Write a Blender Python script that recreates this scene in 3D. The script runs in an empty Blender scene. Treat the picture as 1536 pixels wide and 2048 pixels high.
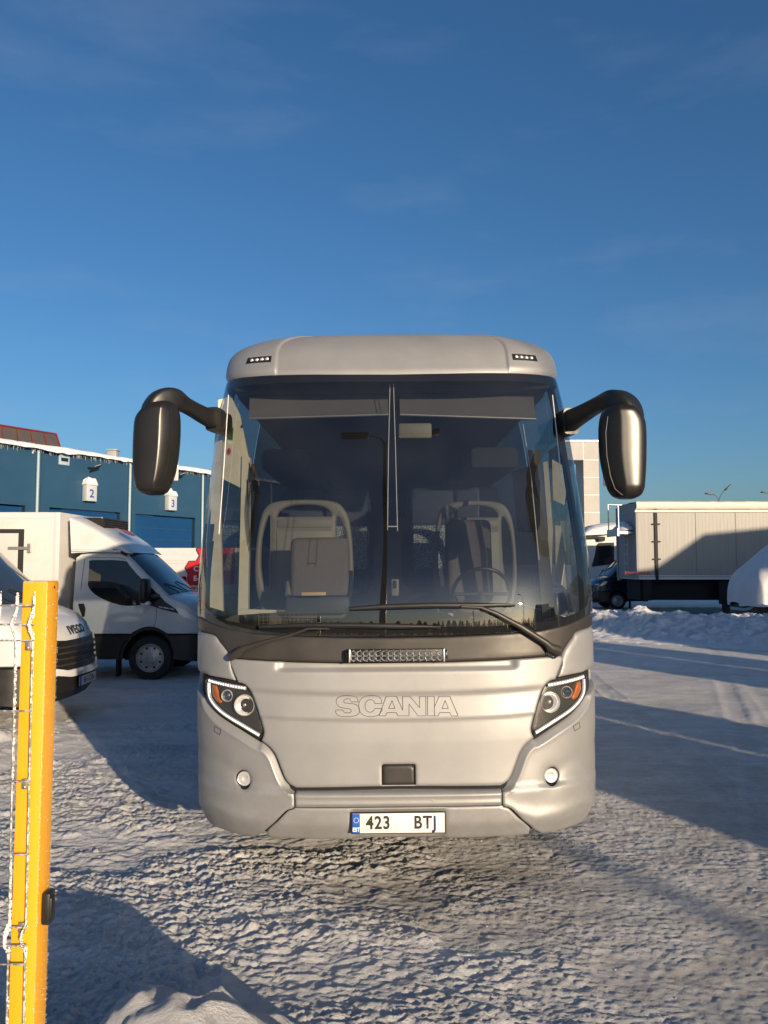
import bpy, bmesh, math, random
import numpy as np
from mathutils import Vector, Matrix, Euler
from mathutils.geometry import delaunay_2d_cdt
random.seed(7)
SC = bpy.context.scene
COL = SC.collection
R = math.radians
# ------------------------------------------------------------------ camera
F = 1539.0; EYE = 1.90; PITCH = math.atan(0.068)
cam_d = bpy.data.cameras.new('camera'); cam = bpy.data.objects.new('camera', cam_d); COL.objects.link(cam)
cam.location = (0, 0, EYE); cam.rotation_euler = (math.pi/2 + PITCH, 0, 0)
cam_d.sensor_fit = 'VERTICAL'; cam_d.sensor_height = 36; cam_d.lens = F/2048*36; cam_d.clip_end = 6000; cam_d.clip_start = .05
SC.camera = cam
# ------------------------------------------------------------------ sky, sun, exposure
SUN_EL = R(10.5); SUN_AZ = R(180-29.5)          # azimuth clockwise from +Y
w = bpy.data.worlds.new("World"); SC.world = w; w.use_nodes = True
wn = w.node_tree.nodes; wl = w.node_tree.links; bg = wn['Background']
sky = wn.new('ShaderNodeTexSky'); sky.sky_type = 'NISHITA'; sky.sun_disc = False
sky.sun_elevation = SUN_EL; sky.sun_rotation = SUN_AZ; sky.altitude = 50; sky.air_density = 1.0; sky.dust_density = 1.7; sky.ozone_density = 4.2
hs = wn.new('ShaderNodeHueSaturation'); hs.inputs['Saturation'].default_value = 1.08
# faint high wisps of cloud
tc = wn.new('ShaderNodeTexCoord'); mp = wn.new('ShaderNodeMapping'); mp.inputs['Scale'].default_value = (1.2, 1.2, 4.5)
nz = wn.new('ShaderNodeTexNoise'); nz.inputs['Scale'].default_value = 2.6; nz.inputs['Detail'].default_value = 7; nz.inputs['Roughness'].default_value = .55
rp = wn.new('ShaderNodeValToRGB'); rp.color_ramp.elements[0].position = .52; rp.color_ramp.elements[1].position = .85
rp.color_ramp.elements[0].color = (0, 0, 0, 1); rp.color_ramp.elements[1].color = (.20, .20, .20, 1)
mx = wn.new('ShaderNodeMixRGB'); mx.inputs[2].default_value = (2.6, 3.1, 4.0, 1)
wl.new(tc.outputs['Generated'], mp.inputs[0]); wl.new(mp.outputs[0], nz.inputs[0]); wl.new(nz.outputs[0], rp.inputs[0])
wl.new(rp.outputs[0], mx.inputs[0]); wl.new(sky.outputs[0], hs.inputs['Color']); wl.new(hs.outputs[0], mx.inputs[1]); wl.new(mx.outputs[0], bg.inputs[0])
bg.inputs[1].default_value = 0.102
sd = bpy.data.lights.new('sun', 'SUN'); so = bpy.data.objects.new('sun', sd); COL.objects.link(so)
sd.energy = 5.0; sd.angle = R(.55); sd.color = (1.0, .79, .55)
SDIR = Vector((math.sin(SUN_AZ)*math.cos(SUN_EL), math.cos(SUN_AZ)*math.cos(SUN_EL), math.sin(SUN_EL)))
so.rotation_euler = SDIR.to_track_quat('Z', 'Y').to_euler(); so.location = SDIR*60
SC.view_settings.view_transform = 'Standard'; SC.view_settings.look = 'None'; SC.view_settings.gamma = 1
SC.view_settings.exposure = 0.46
SC.render.engine = 'CYCLES'
SC.cycles.max_bounces = 10; SC.cycles.transparent_max_bounces = 16

# ------------------------------------------------------------------ helpers
def ray(u, v):
    p = (u-768)/F; q = (1024-v)/F
    return Vector((p, math.cos(PITCH)-q*math.sin(PITCH), math.sin(PITCH)+q*math.cos(PITCH)))
def at(u, v, Y):
    d = ray(u, v); return Vector((0, 0, EYE)) + d*(Y/d.y)
def gnd(u, v):
    d = ray(u, v); return Vector((0, 0, EYE)) + d*(-EYE/d.z)
MATS = {}
def nodes(m): return m.node_tree.nodes, m.node_tree.links
def mat(name, col, rough=.5, metal=0, noise=None, bump=None, spec=.5, coat=0, emit=None, rnoise=None):
    """noise=(scale, colour2, lo, hi, stretch) ; bump=(scale, strength, dist)"""
    m = bpy.data.materials.new(name); m.use_nodes = True; n, l = nodes(m); b = n['Principled BSDF']
    b.inputs['Base Color'].default_value = (*col, 1); b.inputs['Roughness'].default_value = rough
    b.inputs['Metallic'].default_value = metal; b.inputs['Specular IOR Level'].default_value = spec
    b.inputs['Coat Weight'].default_value = coat; b.inputs['Coat Roughness'].default_value = .08
    if emit: b.inputs['Emission Color'].default_value = (*emit[0], 1); b.inputs['Emission Strength'].default_value = emit[1]
    if noise or bump or rnoise:
        t = n.new('ShaderNodeTexCoord')
    if noise:
        mp_ = n.new('ShaderNodeMapping'); mp_.inputs['Scale'].default_value = noise[4] if len(noise) > 4 else (1, 1, 1)
        a = n.new('ShaderNodeTexNoise'); a.inputs['Scale'].default_value = noise[0]; a.inputs['Detail'].default_value = 6; a.inputs['Roughness'].default_value = .6
        r = n.new('ShaderNodeValToRGB'); r.color_ramp.elements[0].position = noise[2]; r.color_ramp.elements[1].position = noise[3]
        r.color_ramp.elements[0].color = (*col, 1); r.color_ramp.elements[1].color = (*noise[1], 1)
        l.new(t.outputs['Object'], mp_.inputs[0]); l.new(mp_.outputs[0], a.inputs[0]); l.new(a.outputs[0], r.inputs[0]); l.new(r.outputs[0], b.inputs['Base Color'])
    if rnoise:
        a = n.new('ShaderNodeTexNoise'); a.inputs['Scale'].default_value = rnoise[0]; a.inputs['Detail'].default_value = 5
        q = n.new('ShaderNodeMapRange'); q.inputs['To Min'].default_value = rnoise[1]; q.inputs['To Max'].default_value = rnoise[2]; q.inputs['From Min'].default_value = .3; q.inputs['From Max'].default_value = .7
        l.new(t.outputs['Object'], a.inputs[0]); l.new(a.outputs[0], q.inputs[0]); l.new(q.outputs[0], b.inputs['Roughness'])
    if bump:
        a = n.new('ShaderNodeTexNoise'); a.inputs['Scale'].default_value = bump[0]; a.inputs['Detail'].default_value = 5
        k = n.new('ShaderNodeBump'); k.inputs['Strength'].default_value = bump[1]; k.inputs['Distance'].default_value = bump[2]
        l.new(t.outputs['Object'], a.inputs[0]); l.new(a.outputs[0], k.inputs['Height']); l.new(k.outputs[0], b.inputs['Normal'])
    return m
def glass(name, tint, ior=1.5, rough=.0, dirt=0):
    m = bpy.data.materials.new(name); m.use_nodes = True; n, l = nodes(m); n.remove(n['Principled BSDF']); out = n['Material Output']
    tr = n.new('ShaderNodeBsdfTransparent'); tr.inputs[0].default_value = (*tint, 1)
    gl = n.new('ShaderNodeBsdfGlossy'); gl.inputs[0].default_value = (1, 1, 1, 1); gl.inputs['Roughness'].default_value = rough
    fr = n.new('ShaderNodeFresnel'); ge = n.new('ShaderNodeNewGeometry'); mr_ = n.new('ShaderNodeMapRange'); mr_.inputs['To Min'].default_value = ior; mr_.inputs['To Max'].default_value = 1/ior
    l.new(ge.outputs['Backfacing'], mr_.inputs['Value']); l.new(mr_.outputs[0], fr.inputs[0])      # the same reflectance from both sides
    x = n.new('ShaderNodeMixShader'); l.new(fr.outputs[0], x.inputs[0]); l.new(tr.outputs[0], x.inputs[1]); l.new(gl.outputs[0], x.inputs[2])
    last = x
    if dirt:
        df = n.new('ShaderNodeBsdfDiffuse'); df.inputs[0].default_value = (.6, .6, .58, 1)
        t = n.new('ShaderNodeTexCoord'); a = n.new('ShaderNodeTexNoise'); a.inputs['Scale'].default_value = 2.2; a.inputs['Detail'].default_value = 8
        q = n.new('ShaderNodeMapRange'); q.inputs['From Min'].default_value = .35; q.inputs['From Max'].default_value = .8; q.inputs['To Min'].default_value = dirt*.3; q.inputs['To Max'].default_value = dirt
        l.new(t.outputs['Object'], a.inputs[0]); l.new(a.outputs[0], q.inputs[0])
        y = n.new('ShaderNodeMixShader'); l.new(q.outputs[0], y.inputs[0]); l.new(x.outputs[0], y.inputs[1]); l.new(df.outputs[0], y.inputs[2]); last = y
    l.new(last.outputs[0], out.inputs[0]); return m

def empty(name, label, cat, loc=(0, 0, 0), rot=(0, 0, 0), group=None):
    o = bpy.data.objects.new(name, None); COL.objects.link(o); o.location = loc; o.rotation_euler = rot
    o['label'] = label; o['category'] = cat; o.empty_display_size = .3
    if group: o['group'] = group
    return o
def tag(o, label, cat, group=None, kind=None):
    if label: o['label'] = label
    if cat: o['category'] = cat
    if group: o['group'] = group
    if kind: o['kind'] = kind
    return o
def mesh(name, V, Fc, m, parent=None, smooth=False, kind=None):
    me = bpy.data.meshes.new(name); me.from_pydata([tuple(v) for v in V], [], [tuple(f) for f in Fc]); me.validate()
    me.materials.append(m)
    if smooth: me.polygons.foreach_set('use_smooth', [True]*len(me.polygons))
    o = bpy.data.objects.new(name, me); COL.objects.link(o)
    if parent is not None: o.parent = parent
    if kind: o['kind'] = kind
    me.update(); return o
def fixn(o):
    b = bmesh.new(); b.from_mesh(o.data); bmesh.ops.recalc_face_normals(b, faces=b.faces[:]); b.to_mesh(o.data); b.free(); return o
def autosmooth(o, ang=35):
    """smooth faces, hard edges above the angle"""
    b = bmesh.new(); b.from_mesh(o.data)
    for f in b.faces: f.smooth = True
    for e in b.edges:
        e.smooth = not (len(e.link_faces) == 2 and e.calc_face_angle(0) > R(ang))
    b.to_mesh(o.data); b.free(); return o
class MB:
    """collects boxes, tubes and lathes into one mesh"""
    def __init__(s): s.V = []; s.F = []
    def add(s, V, Fc):
        k = len(s.V); s.V += [Vector(v) for v in V]; s.F += [tuple(i+k for i in f) for f in Fc]; return s
    def box(s, c, d, rot=None, bev=0):
        b = bmesh.new(); bmesh.ops.create_cube(b, size=1)
        for v in b.verts: v.co = Vector((v.co.x*d[0], v.co.y*d[1], v.co.z*d[2]))
        if bev: bmesh.ops.bevel(b, geom=b.edges[:], offset=min(bev, .45*min(d)), segments=2, profile=.5, affect='EDGES')
        M = Matrix.Translation(Vector(c)) @ (Euler(rot).to_matrix().to_4x4() if rot else Matrix())
        b.verts.index_update()
        s.add([M @ v.co for v in b.verts], [[v.index for v in f.verts] for f in b.faces]); b.free(); return s
    def bx(s, a, c, bev=0):
        return s.box([(a[i]+c[i])/2 for i in range(3)], [abs(c[i]-a[i]) for i in range(3)], None, bev)
    def tube(s, pts, rad, n=8, cap=True, sq=1.0, up=None, pw=1.0):
        pts = [Vector(p) for p in pts]; k = len(pts)
        rad = rad if isinstance(rad, (list, tuple)) else [rad]*k
        V = []; Fc = []; pn = None
        for i, p in enumerate(pts):
            t = (pts[min(i+1, k-1)]-pts[max(i-1, 0)]).normalized()
            if pn is None:
                a = Vector(up) if up else (Vector((0, 0, 1)) if abs(t.z) < .9 else Vector((1, 0, 0)))
                pn = (a - t*a.dot(t)).normalized()
            else: pn = (pn - t*pn.dot(t)).normalized()
            bn = t.cross(pn)
            r = rad[i]; ra, rb = (r if isinstance(r, (list, tuple)) else (r, r*sq))
            for j in range(n):
                q = 2*math.pi*j/n; ca, sa = math.cos(q), math.sin(q); V.append(p + pn*math.copysign(abs(ca)**pw, ca)*ra + bn*math.copysign(abs(sa)**pw, sa)*rb)
        for i in range(k-1):
            for j in range(n):
                Fc.append((i*n+j, i*n+(j+1) % n, (i+1)*n+(j+1) % n, (i+1)*n+j))
        if cap: Fc.append(tuple(range(n-1, -1, -1))); Fc.append(tuple((k-1)*n+j for j in range(n)))
        return s.add(V, Fc)
    def lathe(s, prof, c, axis, n=24):
        """prof = [(radius, along)]"""
        ax = Vector(axis).normalized(); a = Vector((0, 0, 1)) if abs(ax.z) < .9 else Vector((1, 0, 0))
        e1 = (a-ax*a.dot(ax)).normalized(); e2 = ax.cross(e1); V = []; Fc = []; c = Vector(c)
        for r, h in prof:
            for j in range(n):
                q = 2*math.pi*j/n; V.append(c + ax*h + e1*math.cos(q)*r + e2*math.sin(q)*r)
        for i in range(len(prof)-1):
            for j in range(n):
                Fc.append((i*n+j, i*n+(j+1) % n, (i+1)*n+(j+1) % n, (i+1)*n+j))
        return s.add(V, Fc)
    def extrude(s, poly, vec):
        """poly: 3-D points of a planar outline"""
        k = len(poly); vec = Vector(vec); V = [Vector(p) for p in poly]; V += [p+vec for p in V]
        Fc = [tuple(range(k-1, -1, -1)), tuple(range(k, 2*k))] + [(i, (i+1) % k, k+(i+1) % k, k+i) for i in range(k)]
        return s.add(V, Fc)
    def obj(s, name, m, parent=None, smooth=35, kind=None):
        o = mesh(name, s.V, s.F, m, parent, False, kind); fixn(o)
        if smooth: autosmooth(o, smooth)
        return o
def spline(pts, n=6, closed=False):
    P = [np.array(p, float) for p in pts]; k = len(P); out = []
    for i in range(k if closed else k-1):
        if closed: a, b, c, d = P[i-1], P[i], P[(i+1) % k], P[(i+2) % k]
        else: a, b, c, d = P[max(i-1, 0)], P[i], P[i+1], P[min(i+2, k-1)]
        for j in range(n):
            t = j/n; out.append(.5*((2*b)+(-a+c)*t+(2*a-5*b+4*c-d)*t*t+(-a+3*b-3*c+d)*t**3))
    if not closed: out.append(P[-1])
    return out
def resample(poly, step):
    out = []
    k = len(poly)
    for i in range(k):
        a = np.array(poly[i], float); b = np.array(poly[(i+1) % k], float); L = np.linalg.norm(b-a)
        if L < 1e-6: continue
        m = max(1, int(math.ceil(L/step)))
        for j in range(m): out.append(a+(b-a)*j/m)
    return out
def segdist(P, poly):
    P = np.asarray(P, float); D = np.full(len(P), 1e9)
    k = len(poly)
    for i in range(k):
        a = np.asarray(poly[i], float); b = np.asarray(poly[(i+1) % k], float); ab = b-a; L2 = ab@ab
        if L2 < 1e-12: continue
        t = np.clip(((P-a)@ab)/L2, 0, 1); q = a+t[:, None]*ab
        D = np.minimum(D, np.hypot(*(P-q).T))
    return D
def pline_dist(P, line):
    P = np.asarray(P, float); D = np.full(len(P), 1e9)
    for i in range(len(line)-1):
        a = np.asarray(line[i], float); b = np.asarray(line[i+1], float); ab = b-a; L2 = ab@ab+1e-12
        t = np.clip(((P-a)@ab)/L2, 0, 1); q = a+t[:, None]*ab
        D = np.minimum(D, np.hypot(*(P-q).T))
    return D
def inside(P, poly):
    P = np.asarray(P, float); x, y = P[:, 0], P[:, 1]; c = np.zeros(len(P), bool); k = len(poly); j = k-1
    for i in range(k):
        xi, yi = poly[i]; xj, yj = poly[j]
        m = ((yi > y) != (yj > y)) & (x < (xj-xi)*(y-yi)/((yj-yi)+1e-15)+xi)
        c ^= m; j = i
    return c
def sheet2d(outline, step, rings=(.004, .012), holes=()):
    """triangulates an outline (and holes) in 2-D with interior points -> verts, tris, boundary loops"""
    out = resample(outline, step); loops = [out]+[resample(h, step*.5) for h in holes]
    V = []; E = []; bl = []
    for lp in loops:
        k0 = len(V); V += [tuple(p) for p in lp]; n = len(lp); E += [(k0+i, k0+(i+1) % n) for i in range(n)]; bl.append(list(range(k0, k0+n)))
    nb = len(V)
    xs = np.array([p[0] for p in out]); ys = np.array([p[1] for p in out])
    gx = np.arange(xs.min(), xs.max(), step); gy = np.arange(ys.min(), ys.max(), step)
    G = np.array([(a+(.5*step if j % 2 else 0), b) for j, b in enumerate(gy) for a in gx])
    def ok(P, dmin):
        m = inside(P, out) & (segdist(P, out) > dmin)
        for h in loops[1:]: m &= ~inside(P, h) & (segdist(P, h) > dmin)
        return m
    pts = []
    if len(G): G = G[ok(G, max(step*.45, (rings[-1] if rings else 0)+step*.25))]; pts += [tuple(p) for p in G]
    for r in rings:
        for lp in loops:
            A = np.array(lp); n = len(A); t = np.roll(A, -1, 0)-np.roll(A, 1, 0); t /= (np.linalg.norm(t, axis=1)[:, None]+1e-12)
            nrm = np.stack([-t[:, 1], t[:, 0]], 1)
            for sg in (1, -1):
                Q = A+nrm*r*sg; Q = Q[ok(Q, r*.9)]; pts += [tuple(p) for p in Q]
    V += pts
    r = delaunay_2d_cdt([Vector(v) for v in V], E, [], 1, 1e-7)
    # map boundary
    vo = [tuple(v) for v in r[0]]; orig = r[3]; idx = {}
    for i, ol in enumerate(orig):
        for o in ol: idx[o] = i
    tris = [tuple(f) for f in r[2]]
    C = np.array([[(vo[f[0]][k]+vo[f[1]][k]+vo[f[2]][k])/3 for k in (0, 1)] for f in tris])
    keep = inside(C, out)
    for h in loops[1:]: keep &= ~inside(C, h)
    tris = [f for f, k in zip(tris, keep) if k]
    return vo, tris, [[idx[i] for i in b if i in idx] for b in bl]
def text_mesh(txt, size, m, name, parent=None, bevel=0, outline=False, sx=1.0, off=0, extrude=0, space=1.0, fn=None, shear=0):
    c = bpy.data.curves.new(name, 'FONT'); c.body = txt; c.size = size; c.align_x = 'CENTER'; c.align_y = 'CENTER'
    c.offset = off; c.extrude = extrude; c.space_character = space; c.shear = shear
    if outline: c.fill_mode = 'NONE'; c.bevel_depth = bevel; c.bevel_resolution = 0
    o = bpy.data.objects.new(name, c); COL.objects.link(o); bpy.context.view_layer.update()
    dg = bpy.context.evaluated_depsgraph_get(); me = bpy.data.meshes.new_from_object(o.evaluated_get(dg))
    bpy.data.objects.remove(o); bpy.data.curves.remove(c)
    for v in me.vertices:
        x, y, z = v.co; v.co = fn(x*sx, y, z)
    me.materials.clear(); me.materials.append(m)
    q = bpy.data.objects.new(name, me); COL.objects.link(q)
    if parent is not None: q.parent = parent
    return q
def vnoise(x, y, seed=0):
    xi = np.floor(x).astype(np.int64); yi = np.floor(y).astype(np.int64); xf = x-xi; yf = y-yi
    def h(a, b):
        n = (a*374761393 + b*668265263 + seed*1442695041) & 0xffffffff
        n = ((n ^ (n >> 13))*1274126177) & 0xffffffff
        return ((n ^ (n >> 16)) & 0xffff)/65535.0
    u = xf*xf*(3-2*xf); v = yf*yf*(3-2*yf)
    return (h(xi, yi)*(1-u)+h(xi+1, yi)*u)*(1-v)+(h(xi, yi+1)*(1-u)+h(xi+1, yi+1)*u)*v
def fbm(x, y, o=4, seed=0, rough=.5):
    s = 0; a = 1; t = 0
    for i in range(o):
        s = s+a*vnoise(x*2**i+i*17.3, y*2**i+i*9.1, seed+i); t += a; a *= rough
    return s/t
def grid_mesh(name, X, Y, Z, m, parent=None, kind=None, smooth=True):
    ny, nx = X.shape; V = np.stack([X.ravel(), Y.ravel(), Z.ravel()], 1)
    i = np.arange(ny*nx).reshape(ny, nx); Fc = np.stack([i[:-1, :-1].ravel(), i[:-1, 1:].ravel(), i[1:, 1:].ravel(), i[1:, :-1].ravel()], 1)
    me = bpy.data.meshes.new(name); me.vertices.add(len(V)); me.vertices.foreach_set('co', V.ravel().astype(np.float32))
    me.loops.add(Fc.size); me.loops.foreach_set('vertex_index', Fc.ravel().astype(np.int32)); me.polygons.add(len(Fc))
    me.polygons.foreach_set('loop_start', (np.arange(len(Fc))*4).astype(np.int32)); me.polygons.foreach_set('loop_total', np.full(len(Fc), 4, np.int32))
    me.update(calc_edges=True); me.materials.append(m)
    if smooth: me.polygons.foreach_set('use_smooth', [True]*len(me.polygons))
    o = bpy.data.objects.new(name, me); COL.objects.link(o)
    if parent is not None: o.parent = parent
    if kind: o['kind'] = kind
    return o

# ------------------------------------------------------------------ materials
M = {}
def silver():
    m = mat('silver_paint', (.40, .396, .39), .50, .36, coat=.10, rnoise=(3, .47, .56)); n, l = nodes(m); b = n['Principled BSDF']
    # faint dirt speckle
    t = n.new('ShaderNodeTexCoord'); a = n.new('ShaderNodeTexNoise'); a.inputs['Scale'].default_value = 5; a.inputs['Detail'].default_value = 9; a.inputs['Roughness'].default_value = .65
    r = n.new('ShaderNodeValToRGB'); r.color_ramp.elements[0].position = .3; r.color_ramp.elements[1].position = .75
    r.color_ramp.elements[0].color = (.262, .264, .268, 1); r.color_ramp.elements[1].color = (.30, .303, .306, 1)
    l.new(t.outputs['Object'], a.inputs[0]); l.new(a.outputs[0], r.inputs[0])
    # road grime low on the panels and stone chips
    sx = n.new('ShaderNodeSeparateXYZ'); l.new(t.outputs['Object'], sx.inputs[0])
    gz = n.new('ShaderNodeMapRange'); gz.interpolation_type = 'SMOOTHSTEP'; gz.inputs['From Min'].default_value = .95; gz.inputs['From Max'].default_value = .34; gz.inputs['To Max'].default_value = .45; l.new(sx.outputs[2], gz.inputs['Value'])
    g = n.new('ShaderNodeTexNoise'); g.inputs['Scale'].default_value = 7; g.inputs['Detail'].default_value = 10; g.inputs['Roughness'].default_value = .75; l.new(t.outputs['Object'], g.inputs[0])
    gr = n.new('ShaderNodeMapRange'); gr.inputs['From Min'].default_value = .42; gr.inputs['From Max'].default_value = .72; l.new(g.outputs[0], gr.inputs['Value'])
    gm = n.new('ShaderNodeMath'); gm.operation = 'MULTIPLY'; l.new(gz.outputs[0], gm.inputs[0]); l.new(gr.outputs[0], gm.inputs[1])
    c1 = n.new('ShaderNodeMixRGB'); c1.inputs[2].default_value = (.17, .16, .15, 1); l.new(gm.outputs[0], c1.inputs[0]); l.new(r.outputs[0], c1.inputs[1])
    v = n.new('ShaderNodeTexVoronoi'); v.inputs['Scale'].default_value = 17; l.new(t.outputs['Object'], v.inputs[0])
    vr = n.new('ShaderNodeMapRange'); vr.inputs['From Min'].default_value = .045; vr.inputs['From Max'].default_value = .03; l.new(v.outputs['Distance'], vr.inputs['Value'])
    c2 = n.new('ShaderNodeMixRGB'); c2.inputs[2].default_value = (.13, .12, .11, 1); l.new(vr.outputs[0], c2.inputs[0]); l.new(c1.outputs[0], c2.inputs[1]); l.new(c2.outputs[0], b.inputs['Base Color'])
    return m
M['silver'] = silver()
M['black'] = mat('black_plastic', (.011, .0105, .0105), .38, 0, rnoise=(9, .36, .5))
M['cowl'] = mat('graphite_plastic', (.034, .031, .028), .40, .2, noise=(5, (.048, .043, .038), .4, .75), rnoise=(6, .34, .5))
M['dark'] = mat('dark_void', (.008, .008, .009), .9)
M['rubber'] = mat('black_rubber', (.015, .015, .015), .75)
M['mirror_shell'] = mat('mirror_shell', (.014, .0128, .0115), .32, .12, rnoise=(8, .27, .36))
M['glass'] = glass('windshield_glass', (.52, .54, .54), 1.8, .0, dirt=.018)
M['lamp_glass'] = glass('lamp_glass', (.93, .93, .93), 1.45)
M['side_glass'] = glass('tinted_side_glass', (.10, .11, .12), 1.6)
M['van_glass'] = glass('van_glass', (.42, .46, .48), 1.6)
M['chrome'] = mat('chrome_reflector', (.80, .79, .77), .28, .55, bump=(60, .25, .002))
M['lens'] = mat('clear_lens', (.75, .75, .73), .1, .2, spec=.8, bump=(160, .3, .002))
M['led'] = mat('led_chip', (.95, .95, .92), .15, .3, emit=((1, .97, .9), .9))
M['amber'] = mat('amber_reflector', (.40, .11, .015), .2, .1, coat=.5, bump=(120, .4, .003))
M['alu'] = mat('cast_aluminium', (.45, .44, .42), .4, .8)
M['cream'] = mat('cream_trim', (.62, .58, .47), .5, noise=(7, (.50, .46, .37), .45, .75))
M['beige'] = mat('beige_plastic', (.19, .18, .155), .55)
M['beige2'] = mat('pale_beige_plastic', (.24, .228, .195), .55)
M['fabric'] = mat('grey_moquette', (.155, .14, .13), .95, noise=(30, (.16, .11, .12), .5, .7), bump=(300, .3, .002))
M['navy'] = mat('navy_upholstery', (.03, .038, .07), .7, noise=(14, (.045, .055, .10), .5, .7))
M['crochet'] = mat('woven_headrest_cover', (.42, .45, .48), .9, noise=(90, (.05, .06, .08), .47, .53))
M['dash'] = mat('dashboard_plastic', (.05, .052, .055), .6)
M['blind'] = mat('roller_blind_cloth', (.14, .13, .135), .85, noise=(120, (.12, .115, .12), .45, .6, (1, 1, .12)))
M['ceiling'] = mat('cabin_lining', (.03, .032, .04), .9)
M['white_rod'] = mat('white_cord', (.75, .75, .73), .4)
M['wood'] = mat('pale_plastic_trim', (.62, .42, .22), .5)
M['plate'] = mat('plate_white', (.72, .70, .66), .4, noise=(12, (.62, .60, .55), .5, .8))
M['ink'] = mat('plate_ink', (.018, .018, .02), .5)
M['eublue'] = mat('plate_blue', (.01, .09, .42), .45)
M['white_ink'] = mat('white_ink', (.8, .8, .8), .5)
M['yellow'] = mat('yellow_powder_coat', (.76, .35, .012), .42, noise=(160, (.72, .39, .05), .60, .72), bump=(220, .15, .001))
M['frost'] = mat('hoar_frost', (.82, .80, .80), .8, bump=(260, .8, .004))
M['galv'] = mat('galvanised_wire', (.22, .23, .22), .5, .6, noise=(90, (.7, .69, .68), .45, .6))
M['clamp'] = mat('galvanised_clamp', (.30, .29, .26), .45, .7)
M['white'] = mat('white_van_paint', (.54, .55, .56), .28, 0, coat=.4, noise=(4, (.48, .48, .475), .45, .8))
M['boxwhite'] = mat('white_box_panel', (.52, .51, .50), .5, noise=(3, (.46, .45, .43), .42, .75))
M['darkpaint'] = mat('dark_blue_paint', (.012, .018, .035), .25, .2, coat=.7)
M['greypaint'] = mat('pale_blue_paint', (.25, .30, .38), .35, .1, coat=.4)
M['red'] = mat('red_vinyl', (.45, .012, .02), .4, coat=.2)
M['tyre'] = mat('tyre_rubber', (.018, .018, .018), .85, noise=(12, (.05, .05, .052), .55, .7), bump=(60, .3, .004))
M['rim'] = mat('steel_rim', (.42, .42, .41), .45, .5, noise=(14, (.25, .25, .25), .5, .7))
M['bluewall'] = None
M['snow'] = None
# ================================================================== THE COACH
bus = empty('coach', 'silver coach seen head on with black mirrors and a big windshield', 'coach', (.088, 4.46, 0), (0, R(-.55), R(.15)))
BM = Matrix.Translation(bus.location) @ bus.rotation_euler.to_matrix().to_4x4(); BI = BM.inverted()
def pchip(xs, ys):
    xs = np.array(xs, float); ys = np.array(ys, float); h = np.diff(xs); d = np.diff(ys)/h; m = np.zeros(len(xs))
    m[0] = d[0]; m[-1] = d[-1]
    for i in range(1, len(xs)-1):
        if d[i-1]*d[i] > 0:
            w1 = 2*h[i]+h[i-1]; w2 = h[i]+2*h[i-1]; m[i] = (w1+w2)/(w1/d[i-1]+w2/d[i])
    def f(x):
        x = np.clip(x, xs[0], xs[-1]); i = np.clip(np.searchsorted(xs, x)-1, 0, len(h)-1); t = (x-xs[i])/h[i]
        return (2*t**3-3*t**2+1)*ys[i]+(t**3-2*t**2+t)*h[i]*m[i]+(-2*t**3+3*t**2)*ys[i+1]+(t**3-t**2)*h[i]*m[i+1]
    return f
ZT = 3.615; ZS = 3.25
_a = pchip([.28, .36, .46, .6, .72, .9, 1.5, 1.9, 2.54, 3.0, ZS], [1.195, 1.215, 1.232, 1.243, 1.250, 1.256, 1.266, 1.272, 1.25, 1.222, 1.195])
def A_(z):
    z = np.asarray(z, float); t = np.clip((z-ZS)/(ZT-ZS), 0, 1)
    return _a(np.minimum(z, ZS))*np.maximum(1-t**4.8, 0)**(1/2.3)
PR = pchip([.28, .36, .44, .60, .64, 1.0, 1.3, 1.45, 1.55, 1.60, 1.65, 1.72, 1.8, 1.95, 2.2, 2.54, 2.9, ZS, 3.38, 3.48, 3.55, 3.59, ZT],
           [.05, .02, .0, .0, .022, .03, .048, .057, .0615, .065, .0695, .080, .096, .145, .245, .36, .50, .665, .75, .86, .98, 1.15, 1.45])
BB = pchip([.28, 1.5, 2.5, 3.25, ZT], [.50, .50, .49, .45, .42])
NN = 3.9
_r = np.concatenate([np.linspace(0, .9, 200), 1-(1-np.linspace(.9, 1, 400)[1:])**1 * (1-np.linspace(0, 1, 399))])
_r = np.unique(np.clip(np.concatenate([np.linspace(0, .9, 300), 1-.1*(1-np.linspace(0, 1, 600))**3]), 0, 1))
_x = _r*1.275; _y = .5*(1-np.sqrt(np.maximum(0, 1-_r**NN)))
_s = np.concatenate([[0], np.cumsum(np.hypot(np.diff(_x), np.diff(_y)))]); S1 = float(_s[-1])
def S(s, z):
    """coach surface: s = arc length from the centre line round the front corner, z = height"""
    s = np.asarray(s, float); z = np.asarray(z, float); q = np.abs(s); sc = np.minimum(q, S1)
    xr = np.interp(sc, _s, _x)/1.275; yr = np.interp(sc, _s, _y)/.5; ex = np.maximum(q-S1, 0)
    return np.stack([np.sign(s)*A_(z)*xr, PR(z)+BB(z)*yr+ex, z*np.ones_like(s)], -1)
def NRM(s, z):
    e = 2e-3; a = S(s+e, z)-S(s-e, z); b = S(s, z+e)-S(s, z-e); n = np.cross(a, b); n /= (np.linalg.norm(n, axis=-1, keepdims=True)+1e-12)
    return n          # outward (-y at the centre)
def bproj(P):
    P = np.asarray(P, float); Mx = np.array(BM); W = P@Mx[:3, :3].T+Mx[:3, 3]; W = W-np.array([0, 0, EYE])
    cp, sp = math.cos(PITCH), math.sin(PITCH); d = W[..., 1]*cp+W[..., 2]*sp; u = -W[..., 1]*sp+W[..., 2]*cp
    return np.stack([768+F*W[..., 0]/d, 1024-F*u/d], -1)
_gs, _gz = np.meshgrid(np.linspace(-.1, S1+.02, 260), np.linspace(.28, 3.61, 330)); _gp = bproj(S(_gs, _gz))
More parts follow.
